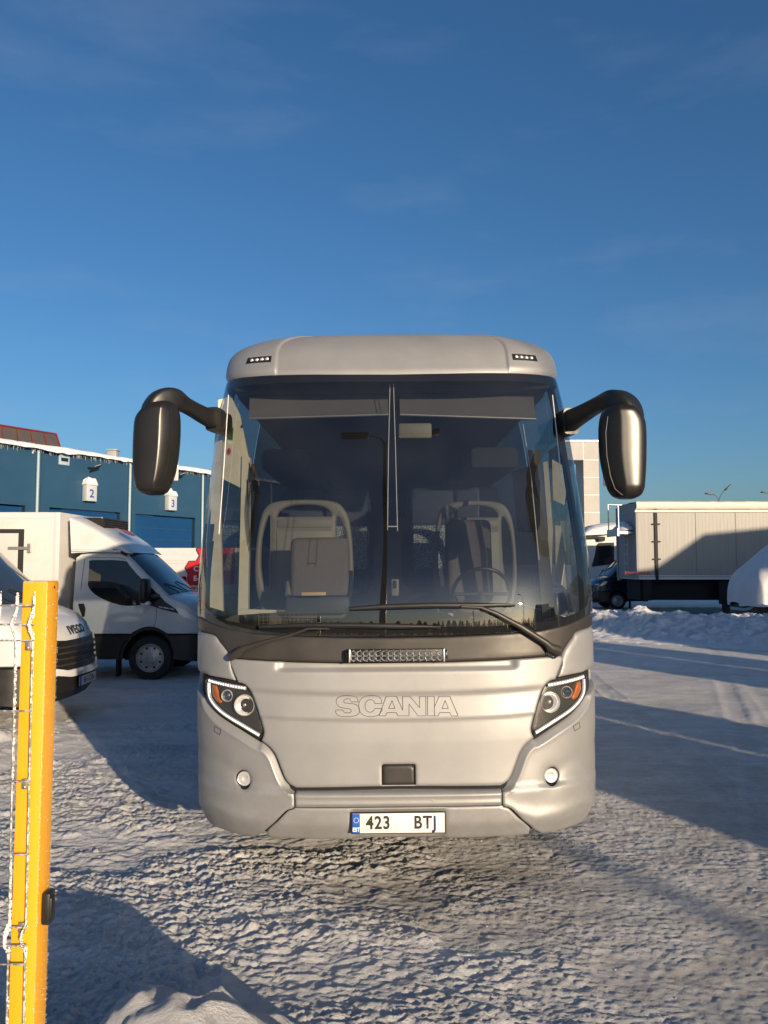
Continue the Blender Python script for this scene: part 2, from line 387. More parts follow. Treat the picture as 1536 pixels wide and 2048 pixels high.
def inv(u, v):
    """pixel of the photograph -> (s, z) on the coach front (right half)"""
    d = (_gp[..., 0]-u)**2+(_gp[..., 1]-v)**2; k = np.unravel_index(np.argmin(d), d.shape); s, z = _gs[k], _gz[k]; ds, dz = .01, .012
    for _ in range(7):
        a, b = np.meshgrid(np.linspace(s-ds, s+ds, 7), np.linspace(z-dz, z+dz, 7)); a = np.clip(a, -.2, S1+.03); p = bproj(S(a, b)); d = (p[..., 0]-u)**2+(p[..., 1]-v)**2
        k = np.unravel_index(np.argmin(d), d.shape); s, z = a[k], b[k]; ds *= .45; dz *= .45
    return (float(s), float(z))
def px(L, n=0):
    """list of pixels or ('s',s,z) -> outline in (s,z)"""
    out = [(p[1], p[2]) if p[0] == 's' else inv(*p) for p in L]
    return [tuple(q) for q in spline(out, n)] if n else out
def bl(u, v, y):
    """pixel -> coach-local point in the plane local y"""
    o = BI @ Vector((0, 0, EYE)); d = (BI.to_3x3() @ ray(u, v)); return o+d*((y-o.y)/d.y)
def panel(name, outline, m, parent, step=.03, gap=.004, rim=.006, rimw=.012, lift=None, skirt=.03, holes=(), rings=(.003, .007, .014)):
    V2, T, B = sheet2d(outline, step, rings, holes)
    P = np.array(V2); s, z = P[:, 0], P[:, 1]; base = S(s, z); n = NRM(s, z)
    d = segdist(P, resample(outline, step))
    for h in holes: d = np.minimum(d, segdist(P, resample(h, step*.5)))
    L = -rim*np.clip(1-d/rimw, 0, 1)**2
    if lift is not None: L = L+lift(s, z, P)
    Q = base+n*L[:, None]
    Vv = [tuple(q) for q in Q]; Fc = [(t[0], t[1], t[2]) for t in T]
    for lp in B:
        k = len(Vv); Vv += [tuple(Q[i]-n[i]*skirt) for i in lp]; c = len(lp)
        Fc += [(lp[j], lp[(j+1) % c], k+(j+1) % c, k+j) for j in range(c)]
    o = mesh(name, Vv, Fc, m, parent, False); fixn(o); autosmooth(o, 50)
    # outward faces
    f = max(o.data.polygons, key=lambda p: p.area); c = f.center
    return o
def mir(L): return [(-a, b) for a, b in L]
def sym(right):
    """right half outline running from the centre line round to the centre line -> full closed outline"""
    return list(right)+[(-a, b) for a, b in reversed(right) if abs(a) > 1e-4]
def c0(v):        # height on the centre line for pixel row v
    return inv(796, v)[1]
z_lidtop = c0(1326); z_lidbot = c0(1572)
# ---- shared seams, traced on the right side
lidtop = px([(900, 1325), (1000, 1321), (1060, 1317), (1116, 1312)]) + px([(1125, 1313), (1127, 1319)])
lamp_in = px([(1112, 1358), (1100, 1362), (1089, 1374), (1077, 1405), (1065, 1447), (1063, 1462), (1068, 1476)])
lower = px([(1068, 1476), (1052, 1489), (1040, 1506), (1031, 1530), (1022, 1553), (1012, 1565), (1002, 1570)])
sp = lambda L, n=5: [tuple(q) for q in spline(L, n)]
# ---- structure behind the panels
under_m = M['dark']
V = []; Fc = []
ss = np.linspace(-S1-.25, S1+.25, 90); zz = np.linspace(.36, 1.44, 30); a, b = np.meshgrid(ss, zz)
P = S(a, b)-NRM(a, b)*(.035*0+.0)[..., None] if False else S(a, b)+NRM(a, b)*(-.034)
bulk = grid_mesh('front_bulkhead', P[..., 0], P[..., 1], P[..., 2], under_m, bus)
# orientation of NRM: make sure it points outwards
assert NRM(np.array(0.), np.array(1.))[1] < 0
# ---- bonnet lid
def lid_lift(s, z, P):
    zc1, zc2 = c0(1384), c0(1440); x = np.abs(s); k = np.clip((1.02-x)/.25, 0, 1); k = k*k*(3-2*k)
    up = zc1+.05*(x/1.0)**2*.6; lo = zc2+.03*(x/1.0)**2
    st = lambda t: 1/(1+np.exp(-np.clip(t, -40, 40)))
    h = k*(-.015*st((up-.014-z)/.0055)*np.clip((z-lo)/(up-lo), 0, 1)-.007*st((lo-z)/.0035)*np.clip(1-(lo-z)/.13, 0, 1)+.003*np.exp(-((z-lo-.008)/.008)**2))
    # shelf under the wiper cowl
    zt = c0(1339); xs = .70; kk = 1/(1+np.exp(-np.clip((xs-x)/.008, -40, 40)))
    h += -.030*kk*st((z-zt)/.003)
    return h
slot = [(-.118, z_lidbot-.02), (.10, z_lidbot-.02)]
s_a = inv(764, 1560)[0]; s_b = inv(831, 1560)[0]; z_h = c0(1529); z_h2 = z_lidbot+.004
lid_out = sym([(0, z_lidtop)]+lidtop+sp(px([(1127, 1319), (1121, 1335), (1112, 1358)]), 3)[1:]+sp(lamp_in)[1:]+sp(lower)[1:]+[(0, z_lidbot)])
zk = z_h
hole = [(s_a, z_h2), (s_b, z_h2), (s_b, zk-.008), (s_b-.008, zk), (s_a+.008, zk), (s_a, zk-.008)]
lid = panel('bonnet_lid', lid_out, M['silver'], bus, step=.0125, lift=lid_lift, holes=[hole])
cov = panel('tow_eye_cover', [(s_a+.006, z_h2+.003), (s_b-.006, z_h2+.003), (s_b-.006, zk-.012), (s_b-.012, zk-.006), (s_a+.012, zk-.006), (s_a+.006, zk-.012)], M['cowl'], bus, step=.02, lift=lambda s, z, P: 0*s-.006)
# ---- black cowl between windshield and lid
ws_low = px([(900, 1272), (1000, 1267), (1080, 1260), (1130, 1250), (1160, 1238), (1176, 1228)])
z_w0 = c0(1274)
fend = px([(1127, 1310), (1134, 1296), (1148, 1277), (1163, 1262), (1179, 1248)])
GAPZ = .006
cowl_out = sym([(0, z_w0-.004)]+[(a, b-.004) for a, b in ws_low]+[(S1+.04, ws_low[-1][1]-.004), (S1+.04, fend[-1][1]+.012)]+[(a-.004, b+.006) for a, b in reversed(sp(fend))]+[(a, b+GAPZ) for a, b in reversed(lidtop[:-1])]+[(0, z_lidtop+GAPZ)])
cowl = panel('wiper_cowl', cowl_out, M['cowl'], bus, step=.025, lift=lambda s, z, P: 0*s-.003)
# ---- fender panels above the lamps
lamp_top = px([(1118, 1356), (1140, 1351), (1160, 1347), (1175, 1343)])
SE = S1+.22
zc = lamp_top[-1][1]
fr = sp(fend)+[(SE, fend[-1][1]+.03), (SE, zc+.005)]+[(S1+.02, zc+.005)]+[(a, b+.005) for a, b in reversed(sp(lamp_top))]+px([(1119, 1352), (1126, 1330)])
def fend_lift(s, z, P):
    return -.012*np.clip(1-pline_dist(np.abs(P), [(a, b) for a, b in fr[:26]])/.035, 0, 1)**2
for side, o_ in ((1, fr), (-1, mir(fr))): panel('corner_panel', o_, M['silver'], bus, step=.025, lift=fend_lift)
# ---- bumper corners
zb = .325
crease = px([(1005, 1612), (1035, 1627), (1075, 1637), (1120, 1628), (1160, 1608), (1184, 1592)])+[(S1+.2, inv(1184, 1592)[1]+.02)]
lamp_low = px([(1176, 1392), (1168, 1407), (1150, 1427), (1112, 1453), (1073, 1478)])
gv = inv(1004, 1571); gw = inv(1005, 1611)
bc = [(SE, zc-.004), (S1+.012, zc-.004)]+[(S1+.004, lamp_low[0][1]+.06)]+[(a, b-.006) for a, b in sp(lamp_low)]+[(a+.005, b-.007) for a, b in sp(lower)[1:]]+[(gv[0]+.004, gv[1]-.004), (gw[0]+.004, gw[1])]+sp(px([(1010, 1613), (1022, 1617), (1036, 1630), (1052, 1646), (1070, 1662)]))+[(inv(1090, 1660)[0], zb), (S1+.05, zb), (SE, zb+.02)]
SEAM = [(a, b) for a, b in sp(lamp_low)]+[(a, b) for a, b in sp(lower)]
fogc = inv(1106, 1552)
def corner_lift(s, z, P):
    Q = np.abs(P)
    d = pline_dist(Q, SEAM)
    h = -.038*np.clip(1-d/.047, 0, 1)**1.05+.0025*np.exp(-((d-.050)/.010)**2)
    cr = np.array(crease); zc_ = np.interp(Q[:, 0], cr[:, 0], cr[:, 1]); under = np.clip(zc_-Q[:, 1], 0, 1)
    h += -.16*under+.006*np.exp(-((Q[:, 1]-zc_-.015)/.03)**2)
    rr = np.hypot(Q[:, 0]-fogc[0], Q[:, 1]-fogc[1]); h += -.010*np.exp(-(rr/.065)**2)
    # soft hollow from the fog lamp out and up to the wheel side
    ln = [fogc, (fogc[0]+.14, fogc[1]+.075), (S1+.1, fogc[1]+.16)]; dd = pline_dist(Q, ln); h += -.005*np.exp(-(dd/.045)**2)
    mid = np.exp(-((Q[:, 0]-.80)/.16)**2-((Q[:, 1]-.52)/.09)**2); h += -.010*mid
    return h
fhole = [(fogc[0]+.048*math.cos(t), fogc[1]+.048*math.sin(t)) for t in np.linspace(0, 2*math.pi, 28, endpoint=False)]
for sg in (1, -1):
    o_ = bc if sg > 0 else mir(bc); h_ = fhole if sg > 0 else mir(fhole)
    panel('bumper_corner', o_, M['silver'], bus, step=.016, lift=corner_lift, holes=[h_], skirt=.04, rings=(.003, .010, .018, .026, .034, .041, .046, .052))
# ---- bumper centre strip and valance
def strip_lift(s, z, P):
    zt, zb_ = gv[1], gw[1]; t = (zt-z)/(zt-zb_)
    return -.024*np.clip(1-t/.36, 0, 1)**1.1+.006*np.exp(-((t-.42)/.07)**2)+.004*np.exp(-((t-.80)/.06)**2)
st_out = sym([(0, z_lidbot-.007), (gv[0]-.004, gv[1]-.005), (gw[0]-.004, gw[1]+.002), (0, gw[1]+.002)])
panel('bumper_strip', st_out, M['silver'], bus, step=.009, lift=strip_lift)
pc = inv(797, 1645); PW, PH = .275, .066
def val_lift(s, z, P):
    top = gw[1]-.004; h = -.005-.10*np.clip(top-z, 0, .3)
    # plate recess
    ax = np.abs(s-pc[0]); az = z-pc[1]
    k = 1/(1+np.exp(np.clip((ax-PW)/.004, -40, 40)))*1/(1+np.exp(np.clip((az-PH)/.004, -40, 40)))
    return h-.014*k
vo = sym([(0, gw[1]-.004), (gw[0]+.0, gw[1]-.004)]+[(a-.008, b) for a, b in sp(px([(1010, 1615), (1022, 1619), (1036, 1632), (1052, 1648), (1066, 1662)]))]+[(inv(1064, 1664)[0], zb), (0, zb-.004)])
val = panel('bumper_valance', vo, M['silver'], bus, step=.018, lift=val_lift, skirt=.05)
chip = [(866+dx, 1602+dy) for dx, dy in ((-9, -5), (-2, -8), (5, -6), (6, 1), (2, 8), (-3, 4), (-7, 1))]
panel('paint_chip', px(chip), mat('bare_filler', (.27, .28, .25), .8), bus, step=.01, lift=lambda s, z, P: strip_lift(s, z, P)+.0015, skirt=.003, rings=())
# ---- head lamps
lamp = sp(px([(1114, 1358), (1140, 1353), (1160, 1349), (1173, 1347)]), 3)+sp(px([(1177, 1352), (1176, 1385), (1166, 1405), (1148, 1424), (1110, 1449), (1072, 1472)]), 4)[0:]+sp([lamp_in[-2], lamp_in[-3], lamp_in[-4], lamp_in[-5], lamp_in[-6]], 4)
lamp = [(a+.0, b) for a, b in lamp]
cen = np.mean(np.array(lamp), 0)
def shrink(L, k):
    out = []
    for i, (a, b) in enumerate(L):
        p0 = np.array(L[i-1]); p1 = np.array(L[(i+1) % len(L)]); t = p1-p0; t = t/(np.linalg.norm(t)+1e-9); n = np.array([-t[1], t[0]]); c = np.array([a, b])
        if np.dot(cen-c, n) < 0: n = -n
        out.append(tuple(c+n*k))
    return out
lamp_g = shrink(lamp, .006); lamp_i = shrink(lamp, .010)
def onS(s, z, d=0):
    s = np.array(float(s)); z = np.array(float(z)); return Vector(S(s, z)+NRM(s, z)*d)
def nS(s, z): return Vector(NRM(np.array(float(s)), np.array(float(z))))
for sg in (1, -1):
    mm = (lambda L: L) if sg > 0 else mir
    hl = panel('headlight', mm(lamp_g), M['lamp_glass'], bus, step=.03, lift=lambda s, z, P: 0*s-.002, skirt=.001)
    panel('lamp_housing', mm(lamp_i), mat('lamp_housing_grey', (.045, .043, .04), .35, .3), hl, step=.025, lift=lambda s, z, P: 0*s-.03, skirt=.003)
    rimq = panel('seal', mm(shrink(lamp, -.001)), M['rubber'], hl, step=.02, lift=lambda s, z, P: 0*s-.006, skirt=.03, holes=[mm(lamp_g)])
    c = inv(1104, 1405); p = onS(sg*c[0], c[1], -.03); ax = Vector((nS(sg*c[0], c[1]).x*.3, -1, .02)).normalized()
    r = .062
    MB().lathe([(r, -.03), (r, .012), (r*.94, .016), (r*.9, .010), (r*.80, .004), (r*.74, .006), (r*.45, -.008), (r*.15, -.012), (.001, -.012)], p, ax, 32).obj('main_reflector', M['chrome'], hl, 60)
    MB().lathe([(r*.17, -.03), (r*.17, .000), (r*.1, .004), (.001, .005)], p, ax, 20).obj('bulb_shield', M['alu'], hl, 60)
    c = inv(1139, 1385); p = onS(sg*c[0], c[1], -.03); r = .036
    MB().lathe([(r, -.01), (r, .012), (r*.9, .016), (r*.84, .010), (r*.80, -.004)], p, ax, 28).obj('projector_ring', M['chrome'], hl, 60)
    MB().lathe([(r*.82, -.004), (r*.7, .006), (r*.4, .013), (.001, .016)], p, ax, 24).obj('projector_lens', mat('dark_projector_glass', (.03, .035, .05), .04, 0, spec=1, coat=1), hl, 80)
    am = px([(1160, 1365), (1167, 1362), (1168, 1380), (1160, 1396), (1152, 1400), (1149, 1398), (1156, 1380)])
    panel('amber_indicator', mm(am), M['amber'], hl, step=.012, lift=lambda s, z, P: 0*s-.016, skirt=.012)
    # led strips along the top and the lower edge
    for strip, n in ((px([(1098, 1371), (1125, 1366), (1150, 1360), (1172, 1353)]), 16), (px([(1172, 1358), (1172, 1382), (1164, 1400), (1146, 1419), (1110, 1443), (1073, 1466)]), 38)):
        q = np.array(sp(strip, 10)); L = np.concatenate([[0], np.cumsum(np.hypot(*np.diff(q, axis=0).T))]); mb = MB(); ml = MB()
        tr = [onS(sg*np.interp(t, L, q[:, 0]), np.interp(t, L, q[:, 1]), -.016) for t in np.linspace(0, L[-1], 26)]
        ml.tube(tr, [(.0115, .005)]*26, 8); ml.obj('led_tray', mat('led_tray', (.42, .43, .43), .3, .4), hl, 60)
        for k in range(n):
            t = L[-1]*(k+.5)/n; a, b = np.interp(t, L, q[:, 0]), np.interp(t, L, q[:, 1])
            mb.box(onS(sg*a, b, -.0105), (.010, .004, .0125), (0, 0, math.atan2(nS(sg*a, b).x, -nS(sg*a, b).y)), .002)
        mb.obj('led_strip', M['led'], hl, 0)
    # fog lamp
    p = Vector(S(np.array(sg*fogc[0]), np.array(fogc[1])))+nS(sg*fogc[0], fogc[1])*-.02; ax = nS(sg*fogc[0], fogc[1]); ax = (ax+Vector((0, -1.2, 0))).normalized()
    fg = MB().lathe([(.050, -.04), (.050, .002), (.045, .008), (.040, .002), (.038, -.03)], p, ax, 28).obj('fog_light', M['black'], bus, 60)
    MB().lathe([(.041, .004), (.034, -.001), (.030, .001), (.014, -.008), (.001, -.009)], p, ax, 24).obj('reflector', M['chrome'], fg, 70)
    MB().lathe([(.040, .006), (.025, .010), (.001, .012)], p, ax, 24).obj('lens', M['lamp_glass'], fg, 70)
    # headlamp washer cap: seam outline
    wq = mm(px([(1147, 1455), (1159, 1446), (1161, 1456), (1150, 1464)])) if False else mm(px([(1146, 1452), (1158, 1445), (1160, 1455), (1149, 1462)]))
    ring = [onS(a, b, .0015+float(corner_lift(np.array([a]), np.array([b]), np.array([[a, b]]))[0])) for a, b in wq]; ring.append(ring[0])
    MB().tube(ring, .0016, 4).obj('washer_cap', M['rubber'], bus, 0)
# ---- letters engraved on the lid: outlines only
def invany(u, v):
    y = .2
    for _ in range(25):
        q = bl(u, v, y); r_ = min(abs(q.x)/float(A_(q.z)), 1); y = float(PR(q.z)+BB(q.z)*(1-math.sqrt(max(0, 1-r_**NN))))
    return (float(np.interp(abs(q.x)/float(A_(q.z))*1.275, _x, _s))*(1 if q.x > 0 else -1), q.z)
LET = {'S': [(388,636),(385,605),(350,580),(280,570),(210,578),(170,608),(166,645),(190,682),(240,698),(290,705),(315,715),(318,735),(295,747),(260,745),(240,732),(232,718)],
 'C': [(635,652),(620,600),(570,573),(510,570),(440,590),(400,640),(398,700),(420,750),(470,780),(530,786),(590,772),(625,738),(640,703)]}
C_in = [(560,703),(545,728),(515,741),(480,728),(462,690),(465,650),(490,620),(520,614),(550,628),(562,652)]
S_2 = [(160,718),(165,755),(205,780),(270,786),(345,780),(395,755),(405,715),(390,680),(350,658),(290,650),(250,645),(243,625),(265,607),(300,607),(318,636)]
cl_ = lambda L: L+[L[0]]
strokes = [cl_([tuple(p) for p in spline(LET['S'], 4)]+[tuple(p) for p in spline(S_2, 4)]), cl_([tuple(p) for p in spline(LET['C'], 4)]+[tuple(p) for p in spline(C_in, 4)]),
 cl_([(603,778),(678,578),(783,578),(848,722),(845,578),(920,578),(1020,695),(1020,578),(1085,578),(1085,778),(1005,778),(912,655),(912,778),(797,778),(783,745),(685,745),(672,778)]), cl_([(738,620),(768,703),(703,703)]),
 cl_([(1102,578),(1172,578),(1172,690),(1222,578),(1330,578),(1416,778),(1345,778),(1330,745),(1225,745),(1208,778),(1102,778)]), [(1172,690),(1172,778)], cl_([(1283,620),(1315,703),(1250,703)])]
mb = MB()
for L in strokes:
    pts = []
    for (x, y) in [q for i in range(len(L)-1) for q in ([L[i], ((L[i][0]+L[i+1][0])/2, (L[i][1]+L[i+1][1])/2)])]+[L[-1]]:
        s, z = invany(640+x/5.12, 1280+y/5.12); pts.append(onS(s, z, float(lid_lift(np.array([s]), np.array([z]), None)[0])))
    for p, q in zip(pts, pts[1:]): mb.tube([p, q], .0019, 4)
mb.obj('lettering', mat('letter_seam', (.07, .06, .05), .6), bus, 0)
# ---- number plate
pl = MB().box((0, 0, 0), (.535, .006, .120), None, .004).obj('number_plate', M['rubber'], bus, 30)
pl.location = Vector(S(np.array(pc[0]), np.array(pc[1])))+Vector((0, -.004, .0))
pf = MB().box((0, -.0045, 0), (.520, .004, .108), None, .002).obj('plate_face', M['plate'], pl, 30)
MB().bx((-.259, -.0078, -.053), (-.218, -.0067, .053)).obj('country_band', M['eublue'], pl, 0)
def tfn(cx, cz, y): return lambda x, yy, z: (cx+x, y-z, cz+yy)
text_mesh('EST', .030, M['white_ink'], 'country_code', pl, off=.0008, sx=.9, fn=tfn(-.2385, -.034, -.0086))
text_mesh('423', .098, M['ink'], 'plate_digits', pl, off=.0028, sx=.86, space=1.12, fn=tfn(-.115, 0, -.0072))
text_mesh('BTJ', .098, M['ink'], 'plate_letters', pl, off=.0028, sx=.86, space=1.12, fn=tfn(.150, 0, -.0072))
mb = MB()
for k in range(12):
    t = k*math.pi/6; mb.lathe([(.0022, 0), (.0001, .0004)], (-.2385+.0135*math.cos(t), -.0082, .018+.0135*math.sin(t)), (0, -1, 0), 5)
mb.obj('star_ring', M['white_ink'], pl, 0)
# ---- led light bar on the cowl
lbp = [invany(700, 1309), invany(886, 1308)]; xa, xb = lbp[0][0]+.006, lbp[1][0]-.006; zl = (lbp[0][1]+lbp[1][1])/2; yl = float(S(np.array(0.), np.array(zl))[1])-.045
lb = MB().bx((xa, yl-.018, zl-.034), (xb, yl+.03, zl+.034), .004).obj('light_bar', M['black'], bus, 30)
mb = MB()
for k in range(14):
    x = xa+.02+(xb-xa-.04)*k/13
    for zq in (zl-.031, zl+.031): mb.lathe([(.003, 0), (.003, .003), (.001, .004)], (x, yl-.018, zq), (0, -1, 0), 8)
mb.obj('screw', M['alu'], lb, 0)['kind'] = 'stuff'
mb = MB(); n = 15
for k in range(n):
    x = xa+.018+(xb-xa-.036)*k/(n-1)
    for zq in (zl-.0125, zl+.0125): mb.lathe([(.0175, -.021), (.012, -.018), (.006, -.008), (.001, -.006)], (x, yl-.002, zq), (0, 1, 0), 14)
mb.obj('reflector_cells', mat('lightbar_reflector', (.42, .42, .40), .25, .6, bump=(120, .3, .002)), lb, 70)
MB().bx((xa+.004, yl-.0255, zl-.026), (xb-.004, yl-.0235, zl+.026)).obj('cover_lens', M['lamp_glass'], lb, 0)
for x, sgn in ((xa, -1), (xb, 1)):
    MB().box((x+sgn*.004, yl+.0, zl), (.010, .055, .074), None, .003).obj('end_cap', M['alu'], lb, 30)
    MB().box((x+sgn*.016, yl+.01, zl), (.022, .03, .034), None, .006).box((x+sgn*.024, yl+.03, zl), (.010, .05, .05), None, .004).obj('bracket', M['black'], lb, 30)
# ---- windshield
ZTOP = inv(786, 748)[1]
wtop = [(0, ZTOP)]+px([(900, 746), (1000, 745), (1060, 747)])+[(S1*.93, inv(1105, 752)[1]), (S1+.06, inv(1110, 754)[1])]
WE = S1+.10
ztr = wtop[-1][1]
ws_out = sym([(a, b-.006) for a, b in wtop]+[(WE, ztr-.03), (WE, ws_low[-1][1]+.02)]+[(a, b+.002) for a, b in reversed(sp(ws_low))]+[(0, z_w0+.002)])
frit_in = shrink  # (name reuse)
ws = panel('windshield', ws_out, M['glass'], bus, step=.045, gap=0, rim=.0, skirt=.002, rings=(.02,), lift=lambda s, z, P: 0*s+.002)
# black ceramic border inside the glass
def inset_outline(L, k):
    c = np.mean(np.array(L), 0); A = np.array(L); out = []
    for (a, b) in A: out.append((a-np.sign(a)*k if abs(a) > .05 else a, b-k if b > 2.3 else b+k))
    return out
topb = sym([(a, b-.004) for a, b in wtop]+[(WE, ztr-.03), (WE, ztr-.085), (S1-.0, ztr-.075), (S1*.8, wtop[3][1]-.06), (.5, ZTOP-.055), (0, ZTOP-.055)])
panel('glass_border', topb, M['dark'], ws, step=.05, rim=0, skirt=.001, rings=(), lift=lambda s, z, P: 0*s-.004)
botb = sym([(a, b+.004) for a, b in [(0, z_w0)]+sp(ws_low)]+[(WE, ws_low[-1][1]+.02), (WE, ws_low[-1][1]+.10), (S1, ws_low[-1][1]+.10)]+[(a, b+.045) for a, b in reversed(ws_low[:-1])]+[(0, z_w0+.045)])
panel('glass_border', botb, M['dark'], ws, step=.05, rim=0, skirt=.001, rings=(), lift=lambda s, z, P: 0*s-.004)
for sg in (1, -1):
    e = [(WE, ztr-.085), (WE, ws_low[-1][1]+.10), (WE-.035, ws_low[-1][1]+.10), (WE-.035, ztr-.08)]
    panel('glass_border', e if sg > 0 else mir(e), M['dark'], ws, step=.05, rim=0, skirt=.001, rings=(), lift=lambda s, z, P: 0*s-.004)
    e = [(WE+.004, ztr+.02), (WE+.004, fend[-1][1]+.03), (WE+.05, fend[-1][1]+.03), (WE+.05, ztr+.02)]
    panel('rubber_seal', e if sg > 0 else mir(e), M['rubber'], bus, step=.05, rim=.004, skirt=.03)
# ---- roof cap and roof
XC = inv(1012, 715)[0]
sA = np.unique(np.concatenate([np.linspace(0, XC-.02, 22), XC+np.array([-.016, -.008, -.003, .003, .008, .016]), np.linspace(XC+.02, S1+.1, 34), np.linspace(S1+.2, 11.2, 24)]))
sA = np.concatenate([-sA[::-1], sA[1:]])
def top_z(s):
    q = np.abs(s); w_ = np.array(wtop); return np.interp(q, w_[:, 0], w_[:, 1])
tt = np.concatenate([np.linspace(0, .62, 14), 1-(1-np.linspace(.62, 1, 22)[1:])**1.0])
tt = np.unique(np.concatenate([tt, [.985, .993, .998, 1]]))
Sg, Tg = np.meshgrid(sA, tt); Zb = top_z(Sg)+.004; Zg = Zb+(ZT-Zb)*Tg
P = S(Sg, Zg); Nn = NRM(Sg, np.minimum(Zg, ZT-.004))
pod = 1/(1+np.exp(-np.clip((np.abs(Sg)-XC-.018*(Tg))/.0035, -40, 40)))*np.clip(1-Tg/1.02, 0, 1)**.25*np.clip((Tg)/.10, 0, 1)**.5
hc = inv(1049, 719)
P = P+Nn*(.016*pod*np.exp(-np.clip(np.abs(Sg)-S1-.2, 0, 9)*4))[..., None]
P = P+Nn*(-.010*np.clip(1-Tg/.05, 0, 1)**2)[..., None]
roof = grid_mesh('roof', P[..., 0], P[..., 1], P[..., 2], M['silver'], bus); autosmooth(roof, 50)
# drip edge under the cap
V = []
e1 = S(sA, top_z(sA)+.004)-NRM(sA, top_z(sA)+.004)*.010; e2 = e1-NRM(sA, top_z(sA)+.004)*.03
Pq = np.stack([e1, e2]); grid_mesh('roof_lip', Pq[..., 0], Pq[..., 1], Pq[..., 2], M['silver'], roof)
def strip(name, s0, s1, za, zb, m, off=0, ns=40, nz=10, parent=None):
    for sg in (1, -1):
        a, b = np.meshgrid(sg*np.linspace(s0, s1, ns), np.linspace(za, zb, nz)); P = S(a, b)+NRM(a, b)*off
        # NRM on the left flips sign with s direction
        grid_mesh(name, P[..., 0], P[..., 1], P[..., 2], m, parent or bus)
strip('side_panel', SE+.006, 11.2, zb, 1.50, M['silver'], 0)
strip('driver_window', WE+.055, S1+1.5, 1.505, ztr-.03, M['van_glass'], 0, ns=12)
strip('side_glazing', S1+1.52, 11.2, 1.505, ztr-.03, M['side_glass'], 0)
strip('cant_rail', WE+.055, 11.2, ztr-.028, ztr+.004, M['silver'], .0, nz=3)
# marker lights in the roof pods
for sg in (1, -1):
    q = px([(1022, 711), (1068, 714), (1073, 726), (1024, 723)]); q = q if sg > 0 else mir(q)
    body = panel('roof_marker_light', q, M['black'], bus, step=.012, lift=lambda s, z, P: 0*s+.0185, skirt=.012, rim=.003, rings=())
    q2 = px([(1026, 713), (1064, 716), (1067, 724), (1028, 721.5)]); q2 = q2 if sg > 0 else mir(q2)
    panel('marker_tray', q2, mat('marker_tray', (.16, .155, .14), .3, .6), body, step=.01, lift=lambda s, z, P: 0*s+.0195, skirt=.002, rings=())
    for k in range(4):
        t = (k+.5)/4; c = inv(1026+39*t, 717+3*t); p = onS(sg*c[0], c[1], .020); MB().lathe([(.013, 0), (.012, .004), (.006, .007), (.001, .007)], p, nS(sg*c[0], c[1]), 12).obj('marker_lens', M['chrome'], body, 60)
# ---- wipers
def wiper(pts_arm, pts_blade, thick):
    wp = MB().tube(pts_arm, thick, 8, up=(0, -1, 0)).obj('wiper_arm', M['cowl'], bus, 50)
    MB().tube(pts_blade, [(.006, .010)]+[(.009, .016)]*(len(pts_blade)-2)+[(.004, .006)], 8, up=(0, -1, 0)).obj('wiper_blade', M['black'], wp, 50)
    b0 = [p+Vector((0, .012, -.006)) for p in pts_blade]; MB().tube(b0, .006, 6).obj('wiper_rubber', M['rubber'], wp, 50)
    return wp
def lift_pts(L, d0, d1):
    out = []; k = len(L)
    for i, (u, v) in enumerate(L):
        ok = 768 < u
        if u >= 796: s, z = inv(u, v); p = onS(s, z, 0)
        else:       # left half: same construction with a signed search
            s = 0
            best = None
            y = .2
            for _ in range(12):
                q = bl(u, v, y); z = q.z; x = q.x; r_ = min(abs(x)/float(A_(z)), 1); y = float(PR(z)+BB(z)*(1-math.sqrt(max(0, 1-r_**NN))))
            p = bl(u, v, y)
        d = d0+(d1-d0)*i/(k-1); out.append(Vector((p.x, p.y-d, p.z)))
    return out
arm = lift_pts([(1117, 1300), (1098, 1294), (1090, 1285), (1040, 1253), (990, 1226), (960, 1214), (920, 1212)], .03, .055)
wiper(arm, lift_pts([(698, 1217), (760, 1213), (860, 1210), (950, 1210), (1028, 1209)], .04, .045), [.026, .028, .020, .018, .014, .010, .008])
arm = lift_pts([(462, 1314), (482, 1302), (488, 1296), (540, 1280), (580, 1270), (618, 1256), (660, 1256)], .03, .05)
wiper(arm, lift_pts([(520, 1253), (600, 1250), (700, 1250), (800, 1252), (880, 1253)], .035, .035), [.022, .028, .018, .012, .009, .008, .006])
# pipe loop at the right pivot
MB().tube(lift_pts([(1090, 1296), (1096, 1311), (1108, 1316), (1119, 1308), (1118, 1298)], .015, .015), .004, 6).obj('washer_hose', M['rubber'], bus, 60)
# ---- mirrors: housing lofted from its outline
SEC = spline([(-1, .0), (-.95, -.30), (-.66, -.70), (-.36, -.96), (-.18, -1.0), (.30, -1.0), (.72, -.90), (.93, -.62), (1.0, -.12), (.97, .45), (.75, .95), (0, 1.0), (-.75, .95), (-.97, .45)], 3, True)
def housing(rows, Y, name, parent, m, front=.115, back=.06, flip=1):
    """rows: (v, uleft, uright)"""
    rr = spline([(v, a, b) for v, a, b in rows], 4); V = []; n = len(SEC)
    for (v, a, b) in rr:
        A0 = bl(a, v, Y); B0 = bl(b, v, Y); c = (A0+B0)/2; hw = max((B0-A0).length/2, .004)
        f = min(1, hw/.10)
        for j in range(n):
            x = SEC[j][0]*hw*flip; y = SEC[j][1]; y = y*(front if y < 0 else back)*f**.6
            V.append(c+Vector((x, y, 0)))
    k = len(rr); Fc = [(i*n+j, i*n+(j+1) % n, (i+1)*n+(j+1) % n, (i+1)*n+j) for i in range(k-1) for j in range(n)]
    Fc += [tuple(range(n)), tuple((k-1)*n+j for j in range(n))]
    o = mesh(name, V, Fc, m, parent); fixn(o); autosmooth(o, 60); return o
MY = -.02
